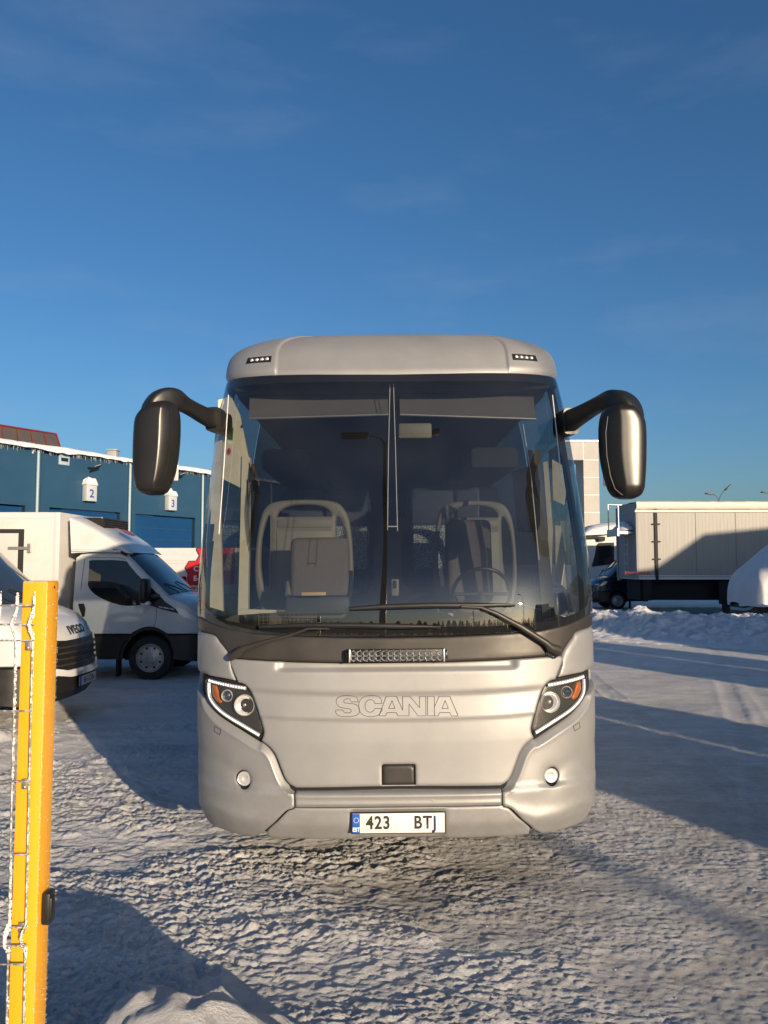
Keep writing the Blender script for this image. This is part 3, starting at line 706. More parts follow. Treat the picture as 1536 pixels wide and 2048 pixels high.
def mirror_arm(knots, name):
    pts = [bl(u, v, y) for u, v, y, r, q in knots]; rad = [(r, q) for u, v, y, r, q in knots]
    A5 = spline([(*p, *r) for p, r in zip(pts, rad)], 5)
    return MB().tube([a[:3] for a in A5], [(a[3], a[4]) for a in A5], 24, up=(0, 0, 1), pw=.5).obj(name, M['black'], bus, 60)
armR = mirror_arm([(1118, 852, .80, .088, .045), (1140, 842, .62, .074, .042), (1168, 826, .42, .057, .038), (1200, 808, .18, .049, .038), (1228, 803, .04, .070, .06), (1247, 815, -.01, .082, .070), (1260, 836, -.04, .070, .066), (1264, 858, -.09, .040, .045)], 'mirror_arm')
MB().tube([bl(1130, 848, .72), bl(1143, 842, .60)], [(.088, .058)]*2, 24, up=(0, 0, 1), pw=.5).obj('arm_collar', M['black'], armR, 60)
hr = housing([(812, 1222, 1256), (818, 1210, 1264), (828, 1203, 1274), (845, 1199, 1285), (870, 1198, 1288), (910, 1200, 1288), (940, 1205, 1287), (965, 1212, 1285), (980, 1217, 1283), (992, 1226, 1277), (998, 1240, 1266)], MY, 'mirror_housing', bus, M['mirror_shell'])
armL = mirror_arm([(452, 850, .80, .078, .045), (436, 843, .62, .068, .042), (408, 831, .42, .054, .038), (372, 811, .18, .046, .038), (346, 799, .04, .062, .06), (325, 802, -.01, .070, .066), (308, 818, -.04, .062, .062), (302, 838, -.09, .038, .045)], 'mirror_arm')
MB().tube([bl(437, 843, .63), bl(426, 838, .52)], [(.080, .055)]*2, 24, up=(0, 0, 1), pw=.5).obj('arm_collar', M['black'], armL, 60)
hlft = housing([(806, 318, 346), (812, 302, 352), (826, 284, 358), (842, 274, 360), (870, 271, 360), (900, 270, 358), (930, 270, 354), (955, 272, 348), (972, 275, 341), (984, 282, 334), (990, 296, 322)], MY, 'mirror_housing', bus, M['mirror_shell'], flip=-1)
# inset strip on each housing and the parting bead
def strip_on(h, L, Y, front):
    pts = [bl(u, v, Y)+Vector((0, -front, 0)) for u, v in L]
    MB().tube(pts, .0022, 5).obj('lamp_slot', M['rubber'], h, 0)
strip_on(hr, [(1258, 984), (1257, 915), (1259, 903), (1264, 898), (1269, 899), (1273, 906), (1273, 984)], MY, .102)
strip_on(hlft, [(283, 972), (284, 905), (286, 893), (290, 889), (294, 892), (296, 904), (296, 972)], MY, .102)
for h, L in ((hr, [(1208, 838), (1204, 870), (1206, 915), (1213, 955), (1222, 980), (1236, 992), (1262, 992)]), (hlft, [(347, 815), (350, 850), (348, 890), (343, 930), (336, 958), (326, 977), (306, 984), (280, 978)])):
    MB().tube([bl(u, v, MY)+Vector((0, -.075, 0)) for u, v in L], .0028, 6).obj('parting_bead', M['black'], h, 60)
# mirror glass on the rear side (seen only from the back)
for h, (ua, ub, va, vb) in ((hr, (1208, 1280, 850, 970)), (hlft, (276, 352, 840, 960))):
    a = bl(ua, va, MY); b = bl(ub, vb, MY); MB().bx((a.x, MY+.045, b.z), (b.x, MY+.0615, a.z), .01).obj('mirror_glass', M['chrome'], h, 30)
# ---- cabin: floor, dashboard, ceiling, rear wall
cab = bus
MB().bx((-1.18, .45, .85), (1.18, 10.8, .95)).obj('cabin_floor', M['ceiling'], bus, 0)
MB().bx((-1.12, 1.1, 3.12), (1.12, 10.8, 3.2)).bx((-1.15, 10.7, .9), (1.15, 10.85, 3.2)).obj('cabin_lining', M['ceiling'], bus, 0)
MB().bx((-1.16, 2.4, 2.75), (-.72, 10.7, 2.95), .05).obj('luggage_rack', M['ceiling'], bus, 30)
MB().bx((.72, 2.4, 2.75), (1.16, 10.7, 2.95), .05).obj('luggage_rack', M['ceiling'], bus, 30)
# dashboard following the windshield base
a, b = np.meshgrid(np.linspace(-S1, S1, 50), np.linspace(0, 1, 12)); base = S(a, np.full_like(a, 1.44)); Xd = base[..., 0]*.97; Yd = base[..., 1]+.03+b*(.95-base[..., 1]*.3); Zd = 1.425+.06*np.sin(b*2.4)-.10*np.clip(b-.8, 0, 1)
grid_mesh('dashboard', Xd, Yd, Zd, M['dash'], bus)
MB().bx((-1.2, .9, .9), (1.2, .95, 1.40)).obj('dashboard_front', M['dash'], bus, 0)
bn = bl(960, 1170, .85); MB().box((bn.x, .8, 1.46), (.62, .25, .10), (R(-20), 0, 0), .04).obj('instrument_binnacle', M['dash'], bus, 30)
# steering wheel
sc_ = bl(963, 1188, 1.02); rw = .205; tl = R(62); pts = []
for k in range(33):
    t = 2*math.pi*k/32; pts.append(sc_+Vector((rw*math.cos(t), rw*math.sin(t)*math.cos(tl)*-1, rw*math.sin(t)*math.sin(tl))))
stw = MB().tube(pts, .014, 10, cap=False).obj('steering_wheel', mat('wheel_rim', (.03, .03, .03), .35), bus, 60)
MB().tube([sc_+Vector((-rw, 0, 0)), sc_, sc_+Vector((rw, 0, 0))], .012, 8).tube([sc_, sc_+Vector((0, -.18, -.20))], .03, 10).obj('spokes', M['dash'], stw, 60)
# roller blinds
def quadpanel(name, L, y0, y1, m, th=.008, parent=None, tilt=0):
    q = [bl(u, v, (y0 if i < 2 else y1)) for i, (u, v) in enumerate(L)]
    return MB().extrude(q, (0, th, 0)).obj(name, m, parent or bus, 0)
bl1 = quadpanel('roller_blind', [(500, 774), (776, 770), (776, 828), (498, 836)], .98, .78, M['blind'])
q = [bl(498, 837, .775), bl(776, 829, .775)]; MB().tube(q, .010, 8).obj('blind_rail', M['alu'], bl1, 60)
bl2 = quadpanel('roller_blind', [(798, 770), (1066, 780), (1072, 838), (800, 829)], .98, .78, M['blind'])
q = [bl(800, 829, .775), bl(1072, 838, .775)]; MB().tube(q, .010, 8).obj('blind_rail', M['alu'], bl2, 60)
MB().bx((-1.1, .80, 3.10), (1.1, 1.15, 3.17), .03).obj('blind_casing', M['ceiling'], bus, 30)
for L in ([(780, 768), (777, 900), (775, 1060)], [(787, 768), (791, 900), (795, 1062)], [(457, 790), (448, 930), (438, 1068)], [(1105, 790), (1117, 900), (1127, 1010)], [(1046, 848), (1062, 950), (1078, 1120)]):
    MB().tube([bl(u, v, y) for (u, v), y in zip(L, (.70, .50, .36))], .0028, 5).obj('blind_cord', M['white_rod'], bus, 60)
MB().tube([bl(775, 1053, .36), bl(795, 1053, .36)], .004, 6).obj('cord_stop', M['white_rod'], bus, 60)
# interior mirror
a = bl(797, 846, .8); b = bl(864, 876, .8); MB().bx((a.x, .8, b.z), (b.x, .83, a.z), .02).obj('interior_mirror', M['beige'], bus, 30)
# pillars and door of the passenger side
def post(L, w_, m, name, yd=.05, y=(.7, .7)):
    pts = [bl(u, v, y[0]+(y[1]-y[0])*i/(len(L)-1)) for i, (u, v) in enumerate(L)]
    return MB().tube(pts, [(w_/2, yd/2)]*len(pts), 4, up=(1, 0, 0)).obj(name, m, bus, 30)
pp = [bl(450, 835, 1.30), bl(492, 905, 1.30), bl(500, 1000, 1.30), bl(446, 952, 1.30)]
def poly(name, pts, y, m, th=.03, parent=None, d=None):
    q = [bl(u, v, y) for u, v in pts]; return MB().extrude(q, (0, th, 0)).obj(name, m, parent or bus, 0)
fp = poly('door_frame', [(436, 800), (462, 792), (480, 830), (497, 915), (500, 985), (440, 955)], .92, M['cream'])
poly('door_frame', [(484, 912), (500, 915), (496, 1222), (476, 1222)], .90, M['cream'], th=.06)
poly('door_frame', [(434, 830), (446, 835), (440, 1000), (446, 1222), (412, 1212), (418, 1000)], .84, M['cream'], th=.04)
poly('door_frame', [(476, 1218), (552, 1220), (552, 1225), (476, 1230)], .80, M['cream'], th=.03)
mbx = MB()
for u, v in ((463, 938), (475, 946), (447, 934)): mbx.lathe([(.006, 0), (.005, .003), (.001, .004)], bl(u, v, .915), (0, -1, 0), 8)
mbx.obj('screw', M['chrome'], fp, 0)['kind'] = 'stuff'
st = poly('sticker', [(456, 853), (467, 856), (465, 880), (455, 878)], .912, mat('green_sticker', (.01, .14, .04), .4), th=.002, parent=fp)
poly('sticker', [(456, 882), (464, 883), (463, 888), (456, 887)], .912, M['white_ink'], th=.002, parent=fp)
poly('sticker', [(454, 899), (459, 895), (462, 902), (459, 910), (454, 907)], .912, mat('red_sticker', (.35, .02, .06), .4), th=.002, parent=fp)
# driver's side: window post, curtains and a dark inner mirror
poly('window_post', [(1056, 900), (1080, 900), (1094, 1060), (1112, 1238), (1086, 1238), (1072, 1080)], .80, M['dash'], th=.05)
for L in ([(1086, 925), (1096, 922), (1106, 1060), (1102, 1188), (1094, 1190), (1096, 1060)], [(1104, 918), (1124, 930), (1134, 1000), (1128, 1010), (1106, 1000)], [(1110, 1050), (1122, 1052), (1134, 1180), (1112, 1160)]):
    poly('side_curtain', L, .92, M['cream'], th=.02)
poly('inner_mirror', [(1026, 942), (1066, 930), (1080, 960), (1080, 1050), (1074, 1064), (1038, 1064)], .74, M['rubber'], th=.04)
# coiled microphone cable
hp = []
for k in range(260):
    t = k/259; c = bl(503-8*math.sin(t*3.1), 950+150*t, .88); hp.append(c+Vector((.012*math.cos(k*.9), .012*math.sin(k*.9), 0)))
mc = MB().tube(hp, .0032, 4).obj('coiled_cable', M['rubber'], bus, 60)
MB().box(bl(505, 945, .86), (.03, .02, .12), (0, R(6), 0), .008).obj('microphone', M['rubber'], mc, 30)
MB().tube([bl(498, 925, .9), bl(508, 1000, .88), bl(504, 1012, .88), bl(497, 1008, .88), bl(494, 960, .9)], .004, 6).obj('cable_loop', M['rubber'], mc, 60)
# guard screens and seats
def guard(x0, x1, ztop, zbot, y, flip=False):
    """beige partition: rounded frame with three openings, one panel"""
    w_ = x1-x0; X = lambda t: x0+w_*t; Z = lambda t: zbot+(ztop-zbot)*t
    out = sp([(X(.07), Z(0)), (X(.0), Z(.25)), (X(.0), Z(.55)), (X(.04), Z(.80)), (X(.10), Z(.93)), (X(.22), Z(.985)), (X(.5), Z(1.0)), (X(.78), Z(.985)), (X(.90), Z(.93)), (X(.97), Z(.80)), (X(1.0), Z(.55)), (X(1.0), Z(.25)), (X(.92), Z(0))], 5)
    h1 = sp([(X(.22), Z(.85)), (X(.25), Z(.90)), (X(.36), Z(.945)), (X(.5), Z(.955)), (X(.66), Z(.945)), (X(.76), Z(.90)), (X(.78), Z(.85))], 3)
    h2 = sp([(X(.09), Z(.22)), (X(.055), Z(.40)), (X(.065), Z(.65)), (X(.12), Z(.84)), (X(.15), Z(.82)), (X(.14), Z(.5)), (X(.14), Z(.25))], 3)
    h3 = sp([(X(.84), Z(.45)), (X(.83), Z(.80)), (X(.86), Z(.84)), (X(.92), Z(.72)), (X(.95), Z(.5)), (X(.93), Z(.2)), (X(.88), Z(.2))], 3)
    V2, T, B = sheet2d(out, .04, (.012,), [h1, h2, h3]); P = np.array(V2); d = segdist(P, resample(out, .04))
    for h in (h1, h2, h3): d = np.minimum(d, segdist(P, resample(h, .02)))
    yy = y+.012*np.clip(1-d/.012, 0, 1)**2
    V = [(p[0], q, p[1]) for p, q in zip(P, yy)]; Fc = list(T)
    for lp in B:
        k = len(V); V += [(V[i][0], y+.05, V[i][2]) for i in lp]; c = len(lp); Fc += [(lp[j], lp[(j+1) % c], k+(j+1) % c, k+j) for j in range(c)]
    g = mesh('guard_screen', V, Fc, M['beige'], bus); fixn(g); autosmooth(g, 50)
    MB().box(((X(.22)+X(.79))/2, y-.004, (Z(.2)+Z(.72))/2), (w_*.57, .012, (Z(.72)-Z(.2))), None, .005).obj('screen_panel', M['beige2'], g, 30)
    MB().box(((X(.22)+X(.79))/2, y-.003, Z(.785)), (w_*.56, .008, (Z(.07)-Z(0))), None, .003).obj('screen_panel', M['beige'], g, 30)
    MB().tube([(X(.16), y-.006, Z(.2)), (X(.16), y-.006, Z(.84))], .004, 6).obj('screen_bead', M['beige'], g, 60)
    return g
p0 = bl(511, 1000, 1.95); p1 = bl(706, 1225, 1.95); guard(p0.x, p1.x, p0.z, p1.z, 1.95)
p0 = bl(866, 1002, 2.05); p1 = bl(1035, 1225, 2.05); guard(p0.x, p1.x, p0.z, p1.z, 2.05)
def seat(cx, y, zc, w_, h, m, name='guide_seat', d=.10, tilt=R(8)):
    b = MB().box((0, 0, h/2), (w_, d, h), None, .045); o = b.obj(name, m, bus, 60); o.location = (cx, y, zc); o.rotation_euler = (-tilt, 0, 0); return o
p0 = bl(580, 1074, 1.45); p1 = bl(698, 1188, 1.45); gs = seat((p0.x+p1.x)/2, 1.45, p1.z-.04, p1.x-p0.x, p0.z-p1.z+.04, M['fabric'])
MB().box((0, -.14, -.09), (p1.x-p0.x-.02, .26, .12), (R(8), 0, 0), .04).obj('seat_cushion', M['fabric'], gs, 60)
MB().tube([(.235, .03, .22), (.235, -.02, .06), (.22, -.06, -.02)], [(.02, .012)]*3, 8).obj('seat_belt', M['rubber'], gs, 60)
MB().tube([(-.235, .03, .14), (-.235, -.02, .03)], [(.03, .02)]*2, 8).obj('seat_hinge', M['beige'], gs, 60)
a = bl(603, 1188, .98); b = bl(652, 1188, .98); MB().box(((a.x+b.x)/2, .98, a.z), (b.x-a.x, .02, .024), None, .004).obj('tray_edge', M['wood'], bus, 30)
a = bl(570, 1205, 1.08); b = bl(700, 1190, 1.08); MB().box(((a.x+b.x)/2, 1.12, a.z-.02), (b.x-a.x, .12, .13), None, .03).obj('fold_tray', M['dash'], bus, 30)
p0 = bl(893, 1038, 1.62); p1 = bl(986, 1180, 1.62); ds = seat((p0.x+p1.x)/2, 1.62, p1.z-.1, p1.x-p0.x, p0.z-p1.z+.1, M['fabric'], 'driver_seat', .13)
for r, yy in enumerate((3.0, 3.9, 4.8, 5.7, 6.6)):
    for cx in (-.86, -.42, .42, .86):
        o = seat(cx, yy, 1.62, .43, 1.04, M['navy'], 'passenger_seat', .12)
        if r == 0:
            MB().box((0, -.066, .80), (.40, .01, .26), None, .004).obj('headrest_cover', M['navy'], o, 30)
            MB().box((0, -.063, .44), (.39, .012, .42), None, .004).obj('woven_cover', M['crochet'], o, 30)
# grey handle on the dashboard centre
a = bl(790, 1158, .62); b = bl(790, 1192, .62)
MB().box((a.x, .62, (a.z+b.z)/2), (.05, .03, a.z-b.z), None, .008).obj('handset', M['beige'], bus, 30)
MB().box((a.x, .6, (a.z+b.z)/2+.02), (.02, .02, .05), None, .004).obj('handset_face', M['rubber'], bus, 30)
# parcel net on the dash and rear-view camera
a = bl(520, 1232, .55); b = bl(634, 1246, .55); mb = MB()
for k in range(14): x = a.x+(b.x-a.x)*k/13; mb.tube([(x, .5, a.z+.02), (x, .5, b.z-.02)], .0015, 4)
for k in range(5): z = a.z+.02+(b.z-a.z-.04)*k/4; mb.tube([(a.x, .5, z), (b.x, .5, z)], .0015, 4)
mb.obj('parcel_net', mat('net_cord', (.25, .12, .06), .7), bus, 0)
# wheels of the coach
def wheel(parent, x, y, z, r, wd, axis, name='wheel'):
    ax = Vector(axis); c = Vector((x, y, z))
    t = MB().lathe([(r*.62, 0), (r*.66, .01), (r*.93, .012), (r*.985, .03), (r, .06), (r, wd-.04), (r*.97, wd-.01), (r*.6, wd)], c, -ax, 36).obj(name, M['tyre'], parent, 40)
    q = MB().lathe([(r*.64, .004), (r*.615, -.002), (r*.58, .012), (r*.55, .04), (r*.40, .045), (r*.30, .015), (r*.14, .005), (r*.13, -.02), (.001, -.022)], c, -ax, 30)
    for k in range(8):
        a = k*math.pi/4; e1 = Vector((0, 0, 1)); e2 = ax.cross(e1).normalized(); q.lathe([(r*.035, 0), (r*.035, -.014), (.001, -.016)], c+e1*math.cos(a)*r*.23+e2*math.sin(a)*r*.23-ax*.012, -ax, 6)
    q.obj('rim', M['rim'], t, 50)
    hq = MB()
    for k in range(8):
        a = (k+.5)*math.pi/4; hq.lathe([(r*.055, 0), (.001, -.001)], c+Vector((0, 0, 1))*math.cos(a)*r*.46+ax.cross(Vector((0, 0, 1))).normalized()*math.sin(a)*r*.46-ax*.035, -ax, 8)
    hq.obj('rim_holes', M['dark'], t, 0)
    return t
for x, ax in ((-1.25, (-1, 0, 0)), (1.25, (1, 0, 0))):
    for y in (2.7, 8.8): wheel(bus, x, y, .50, .5, .3, ax)
MB().bx((-1.1, .35, .38), (1.1, 11.0, .9)).obj('chassis', M['dark'], bus, 0)
# ================================================================== GROUND
def snow_mat(name, base=(.80, .80, .82), dirt=0.0, fine=1.0):
    m = bpy.data.materials.new(name); m.use_nodes = True; n, l = nodes(m); b = n['Principled BSDF']; b.inputs['Roughness'].default_value = .62; b.inputs['Specular IOR Level'].default_value = .35
    t = n.new('ShaderNodeTexCoord'); geo = n.new('ShaderNodeNewGeometry')
    def noise(scale, det, stretch=(1, 1, 1), rough=.6):
        mp_ = n.new('ShaderNodeMapping'); mp_.inputs['Scale'].default_value = stretch; a = n.new('ShaderNodeTexNoise'); a.inputs['Scale'].default_value = scale; a.inputs['Detail'].default_value = det; a.inputs['Roughness'].default_value = rough
        l.new(t.outputs['Object'], mp_.inputs[0]); l.new(mp_.outputs[0], a.inputs[0]); return a
    def ramp(src, p0, p1, c0_, c1):
        r = n.new('ShaderNodeValToRGB'); r.color_ramp.elements[0].position = p0; r.color_ramp.elements[1].position = p1; r.color_ramp.elements[0].color = (*c0_, 1); r.color_ramp.elements[1].color = (*c1, 1); l.new(src, r.inputs[0]); return r
    if dirt:
        # traffic dirt: heavier in front of the coach and towards the right, thin on the left
        sx = n.new('ShaderNodeSeparateXYZ'); l.new(t.outputs['Object'], sx.inputs[0])
        big = noise(.55, 5); med = noise(3.0, 8, (1, 1.6, 1), .7); fin = noise(24, 6, (1, 2.0, 1), .7)
        # mask = smooth function of x plus a patch at the coach front
        mr = n.new('ShaderNodeMapRange'); mr.interpolation_type = 'SMOOTHSTEP'; mr.inputs['From Min'].default_value = -1.2; mr.inputs['From Max'].default_value = 2.2; mr.inputs['To Min'].default_value = .10; mr.inputs['To Max'].default_value = .44
        l.new(sx.outputs[0], mr.inputs['Value'])
        vm = n.new('ShaderNodeVectorMath'); vm.operation = 'SUBTRACT'; vm.inputs[1].default_value = (.55, 4.55, 0); l.new(t.outputs['Object'], vm.inputs[0])
        vs = n.new('ShaderNodeVectorMath'); vs.operation = 'MULTIPLY'; vs.inputs[1].default_value = (.62, 1.1, 0); l.new(vm.outputs[0], vs.inputs[0])
        ln = n.new('ShaderNodeVectorMath'); ln.operation = 'LENGTH'; l.new(vs.outputs[0], ln.inputs[0])
        pr = n.new('ShaderNodeMapRange'); pr.interpolation_type = 'SMOOTHSTEP'; pr.inputs['From Min'].default_value = 1.25; pr.inputs['From Max'].default_value = .15; pr.inputs['To Min'].default_value = 0; pr.inputs['To Max'].default_value = .62; l.new(ln.outputs['Value'], pr.inputs['Value'])
        mxx = n.new('ShaderNodeMath'); mxx.operation = 'MAXIMUM'; l.new(mr.outputs[0], mxx.inputs[0]); l.new(pr.outputs[0], mxx.inputs[1])
        def math_(op, a_, b_):
            q = n.new('ShaderNodeMath'); q.operation = op
            for i, v in enumerate((a_, b_)):
                if isinstance(v, (int, float)): q.inputs[i].default_value = v
                else: l.new(v, q.inputs[i])
            return q.outputs[0]
        nn = math_('ADD', math_('MULTIPLY', med.outputs[0], .9), math_('MULTIPLY', fin.outputs[0], .9)); nn = math_('ADD', nn, math_('MULTIPLY', big.outputs[0], .5))
        # dirt sits in the hollows
        k = math_('SUBTRACT', math_('ADD', math_('MULTIPLY', mxx.outputs[0], 1.0), math_('MULTIPLY', math_('SUBTRACT', nn, 1.15), 1.3)), math_('MULTIPLY', sx.outputs[2], 6.0))
        kr = n.new('ShaderNodeMapRange'); kr.inputs['From Min'].default_value = .1; kr.inputs['From Max'].default_value = 1.0; l.new(k, kr.inputs['Value'])
        cd = ramp(fin.outputs[0], .35, .65, (.24, .205, .155), (.46, .42, .36)); lane = noise(1.1, 7, (.35, 2.2, 1), .65); cs = ramp(lane.outputs[0], .38, .60, tuple(c*.84 for c in base), base)
        mxc = n.new('ShaderNodeMixRGB'); l.new(kr.outputs[0], mxc.inputs[0]); l.new(cs.outputs[0], mxc.inputs[1]); l.new(cd.outputs[0], mxc.inputs[2]); l.new(mxc.outputs[0], b.inputs['Base Color'])
        rr = n.new('ShaderNodeMapRange'); rr.inputs['To Min'].default_value = .6; rr.inputs['To Max'].default_value = .42; l.new(kr.outputs[0], rr.inputs['Value']); l.new(rr.outputs[0], b.inputs['Roughness'])
    else:
        a = noise(3, 6); r = ramp(a.outputs[0], .35, .7, tuple(c*.9 for c in base), base); l.new(r.outputs[0], b.inputs['Base Color'])
    f1 = noise(44*fine, 9, (1, 1.3, 1), .85); f2 = noise(150*fine, 4, (1, 1.4, 1)); ad = n.new('ShaderNodeMath'); ad.operation = 'MULTIPLY_ADD'; ad.inputs[1].default_value = .35; l.new(f2.outputs[0], ad.inputs[0]); l.new(f1.outputs[0], ad.inputs[2])
    k = n.new('ShaderNodeBump'); k.inputs['Strength'].default_value = 1.0; k.inputs['Distance'].default_value = .028/fine; l.new(ad.outputs[0], k.inputs['Height']); l.new(k.outputs[0], b.inputs['Normal'])
    return m
M['ground'] = snow_mat('packed_snow', (.90, .90, .90), 1.0)
M['snow'] = snow_mat('fresh_snow', (.86, .86, .88), 0, .6)
def axis(segs):
    out = [segs[0][0]]
    for a, b, st0, st1 in segs:
        x = a; L = b-a
        while x < b-1e-6:
            t = (x-a)/L; x = min(b, x+st0*(st1/st0)**t); out.append(x)
    return np.array(out)
gx = axis([(-2500, -300, 500, 120), (-300, -30, 60, 2), (-30, -8, 1.0, .12), (-8, -3.2, .09, .035), (-3.2, 3.4, .0125, .0125), (3.4, 9, .035, .09), (9, 30, .12, 1.0), (30, 300, 2, 60), (300, 2500, 120, 500)])
gy = axis([(-2500, -300, 500, 120), (-300, -30, 60, 3), (-30, 1.8, 1.5, .08), (1.8, 2.3, .05, .012), (2.3, 5.2, .0105, .0135), (5.2, 9, .016, .035), (9, 18, .04, .10), (18, 40, .12, .8), (40, 300, 1.5, 40), (300, 3500, 80, 600)])
GX, GY = np.meshgrid(gx, gy)
def ground_h(x, y):
    r = np.hypot(x, y-4); fade = np.exp(-(r/26)**2)
    # crusted terraces lying across the view, torn by warping; grit on the right
    q1 = fbm(x*1.1, y*1.6, 4, 5, .6); q2 = fbm(x*2.7+7, y*3.1, 4, 6, .6)
    wx = x+.35*q1; wy = y+.30*q1+.10*q2
    r1 = 1-np.abs(2*fbm(wx*5.0, wy*18+1.2*q2, 5, 11, .68)-1); r1 = np.clip((r1-.62)/.38, 0, 1)**1.5
    r2 = 1-np.abs(2*fbm(wx*13, wy*38+2*q1, 4, 12, .74)-1); r2 = np.clip((r2-.5)/.5, 0, 1)**1.3
    n1 = fbm(x*19, y*27, 5, 21, .78); n2 = fbm(x*34, y*46, 3, 22, .7); big = fbm(x*.9, y*1.4, 3, 31)
    left = 1/(1+np.exp((x-.35+1.2*(fbm(x*.9, y*.9, 3, 3)-.5))*2.6)); patch = np.clip((fbm(x*1.6+9, y*2.2, 3, 41)-.36)*5, 0, 1)
    h = .034*(big-.5)+(.003+.014*left)*r1*(.06+1.1*patch)+(.005+.010*left)*r2*(.25+.9*patch)+(.010+.014*left)*(n1-.5)*(.5+.9*fbm(x*2.1, y*2.6, 2, 77))+.010*(n2-.5)
    cl = fbm(x*5.5, y*7, 4, 51, .6); h += (.010+.024*left)*np.clip(cl-.58, 0, 1)*2.4
    # tyre ruts running away along the right and diagonal track at the left
    return h*fade
GH = ground_h(GX, GY)
def tyre_track(x, y, x0, dirx, w_, dep):
    u_ = x-(x0+dirx*(y-4)); m_ = np.exp(-(u_/w_)**4)
    return -dep*m_+.35*dep*m_*np.sign(np.sin((y+.3*np.abs(u_))*2*math.pi/.07))*.5+dep*.8*np.exp(-((np.abs(u_)-w_*1.3)/(w_*.35))**2)
GH += tyre_track(GX, GY, -1.55, -.12, .11, .014)*np.exp(-((GY-3.2)/1.6)**2)
GH += tyre_track(GX, GY, 2.9, .35, .12, .010)*np.exp(-((GY-8)/5)**2)+tyre_track(GX, GY, 4.7, .33, .12, .010)*np.exp(-((GY-9)/6)**2)
for x0_, d_, w2, dp in ((1.9, .42, .13, .009), (3.7, .46, .13, .009), (2.4, .12, .12, .007), (6.2, .40, .14, .010), (8.0, .40, .14, .010), (-.9, -.55, .12, .010), (-2.7, -.6, .12, .012)):
    GH += tyre_track(GX, GY, x0_+.15*np.sin(GY*.25), d_, w2, dp)*np.clip((GY-(2.6 if x0_ < 0 else 4.6))/1.5, 0, 1)*np.exp(-(GY/26)**2)*(.4+1.1*fbm(GX*1.2, GY*.9, 3, 88))
# low drift that rises under the camera at the lower edge of the picture
def mound(x, y, cx, cy, rx, ry, h, s=0, seed=0, p=2.0):
    c, s_ = math.cos(s), math.sin(s); a = (x-cx)*c+(y-cy)*s_; b = -(x-cx)*s_+(y-cy)*c; r = np.hypot(a/rx, b/ry)
    r = r*(1+.35*(fbm(x*2.2+seed, y*2.2, 3, 60+seed)-.5)); return h*np.exp(-r**p)
ground = grid_mesh('ground', GX, GY, GH, M['ground'], kind='structure')
# snow piles as patches set into the ground
def pile(name, label, x0, x1, y0, y1, st_, hf, m=None, lump=.5, grp=None, cat='snow pile'):
    X, Y = np.meshgrid(np.arange(x0, x1, st_), np.arange(y0, y1, st_)); H = hf(X, Y)
    H = H*(1+lump*(fbm(X*1.7, Y*1.7, 4, 70)-.5))+np.clip(H*6, 0, 1)*.14*lump*((1-np.abs(2*fbm(X*4, Y*4, 3, 75, .6)-1))**2-.35)+np.clip(H*6, 0, 1)*.09*lump*(np.floor(fbm(X*7, Y*7, 2, 81)*7)/7-.5)
    H = np.where(hf(X, Y) < .02, -.12, H); H = np.minimum(H, hf(X, Y)*2.2+.1)
    ok = H > -.11
    i = np.arange(X.size).reshape(X.shape); q = ok[:-1, :-1] | ok[:-1, 1:] | ok[1:, :-1] | ok[1:, 1:]
    Fc = np.stack([i[:-1, :-1][q], i[:-1, 1:][q], i[1:, 1:][q], i[1:, :-1][q]], 1); used = np.unique(Fc); mp_ = -np.ones(X.size, int); mp_[used] = np.arange(len(used))
    V = np.stack([X.ravel(), Y.ravel(), H.ravel()], 1)[used]; o = mesh(name, V.tolist(), mp_[Fc].tolist(), m or M['snow'], None, True)
    return tag(o, label, cat, grp)
pm = gnd(370, 2048)
pile('snow_pile', 'bright sunlit snow mound at the bottom edge of the photo, right of the yellow post', -1.9, .75, 1.0, 3.5, .012,
     lambda x, y: np.maximum(np.maximum(mound(x, y, -.72, 2.78, .44, .38, .385, .2, 3, 2.7), mound(x, y, -.26, 2.52, .34, .30, .31, 0, 7, 2.0)), mound(x, y, -.74, 1.85, .5, .45, .42, 0, 7, 2.6)), lump=.42)  # last hump lies out of view, added to widen the mound's cast shadow
pile('snow_pile', 'small drift of dull snow along the bottom edge beside the bright mound', .25, 1.3, 1.5, 3.1, .02, lambda x, y: mound(x, y, .72, 2.0, .5, .3, .10, 0, 3), lump=.7)
pile('snow_pile', 'lumpy snow heap behind the yellow post at the left edge under the white van', -4.9, -3.4, 5.4, 8.6, .03, lambda x, y: mound(x, y, -4.3, 7.0, .55, 1.3, .30, 0, 4), lump=.9)
def ridge(x, y):
    t = np.clip((x-5)/14, 0, 1); c = 21.5-2.2*t+1.2*np.sin(x*.4); w_ = 1.9+1.8*t; hh = .42+.10*np.sin(x*1.1)+.75*np.clip((x-8.5)/5, 0, 1)
    return hh*np.exp(-(np.abs(y-c)/w_)**2.2)*np.clip((x-4.2)/1.2, 0, 1)
pile('snow_bank', 'long lumpy ploughed snow bank in front of the grey trailer and the dark van', 3.5, 20, 15, 28, .055, ridge, lump=1.1, cat='snow bank')
# dirty frozen clods on the icy lane
mb = MB(); random.seed(3)
for i in range(16):
    p = gnd(1500+random.uniform(-22, 34), 1284+random.uniform(-5, 10)); s_ = random.uniform(.04, .13); mb.box((p.x, p.y, s_*.3), (s_*2.2, s_*1.4, s_), (random.random(), random.random(), random.random()*3), s_*.3)
tag(mb.obj('frozen_clods', mat('dirty_ice', (.10, .085, .06), .8, bump=(20, .8, .02)), smooth=40), 'dark dirty clods of ice lying on the snow at the right edge', 'debris')
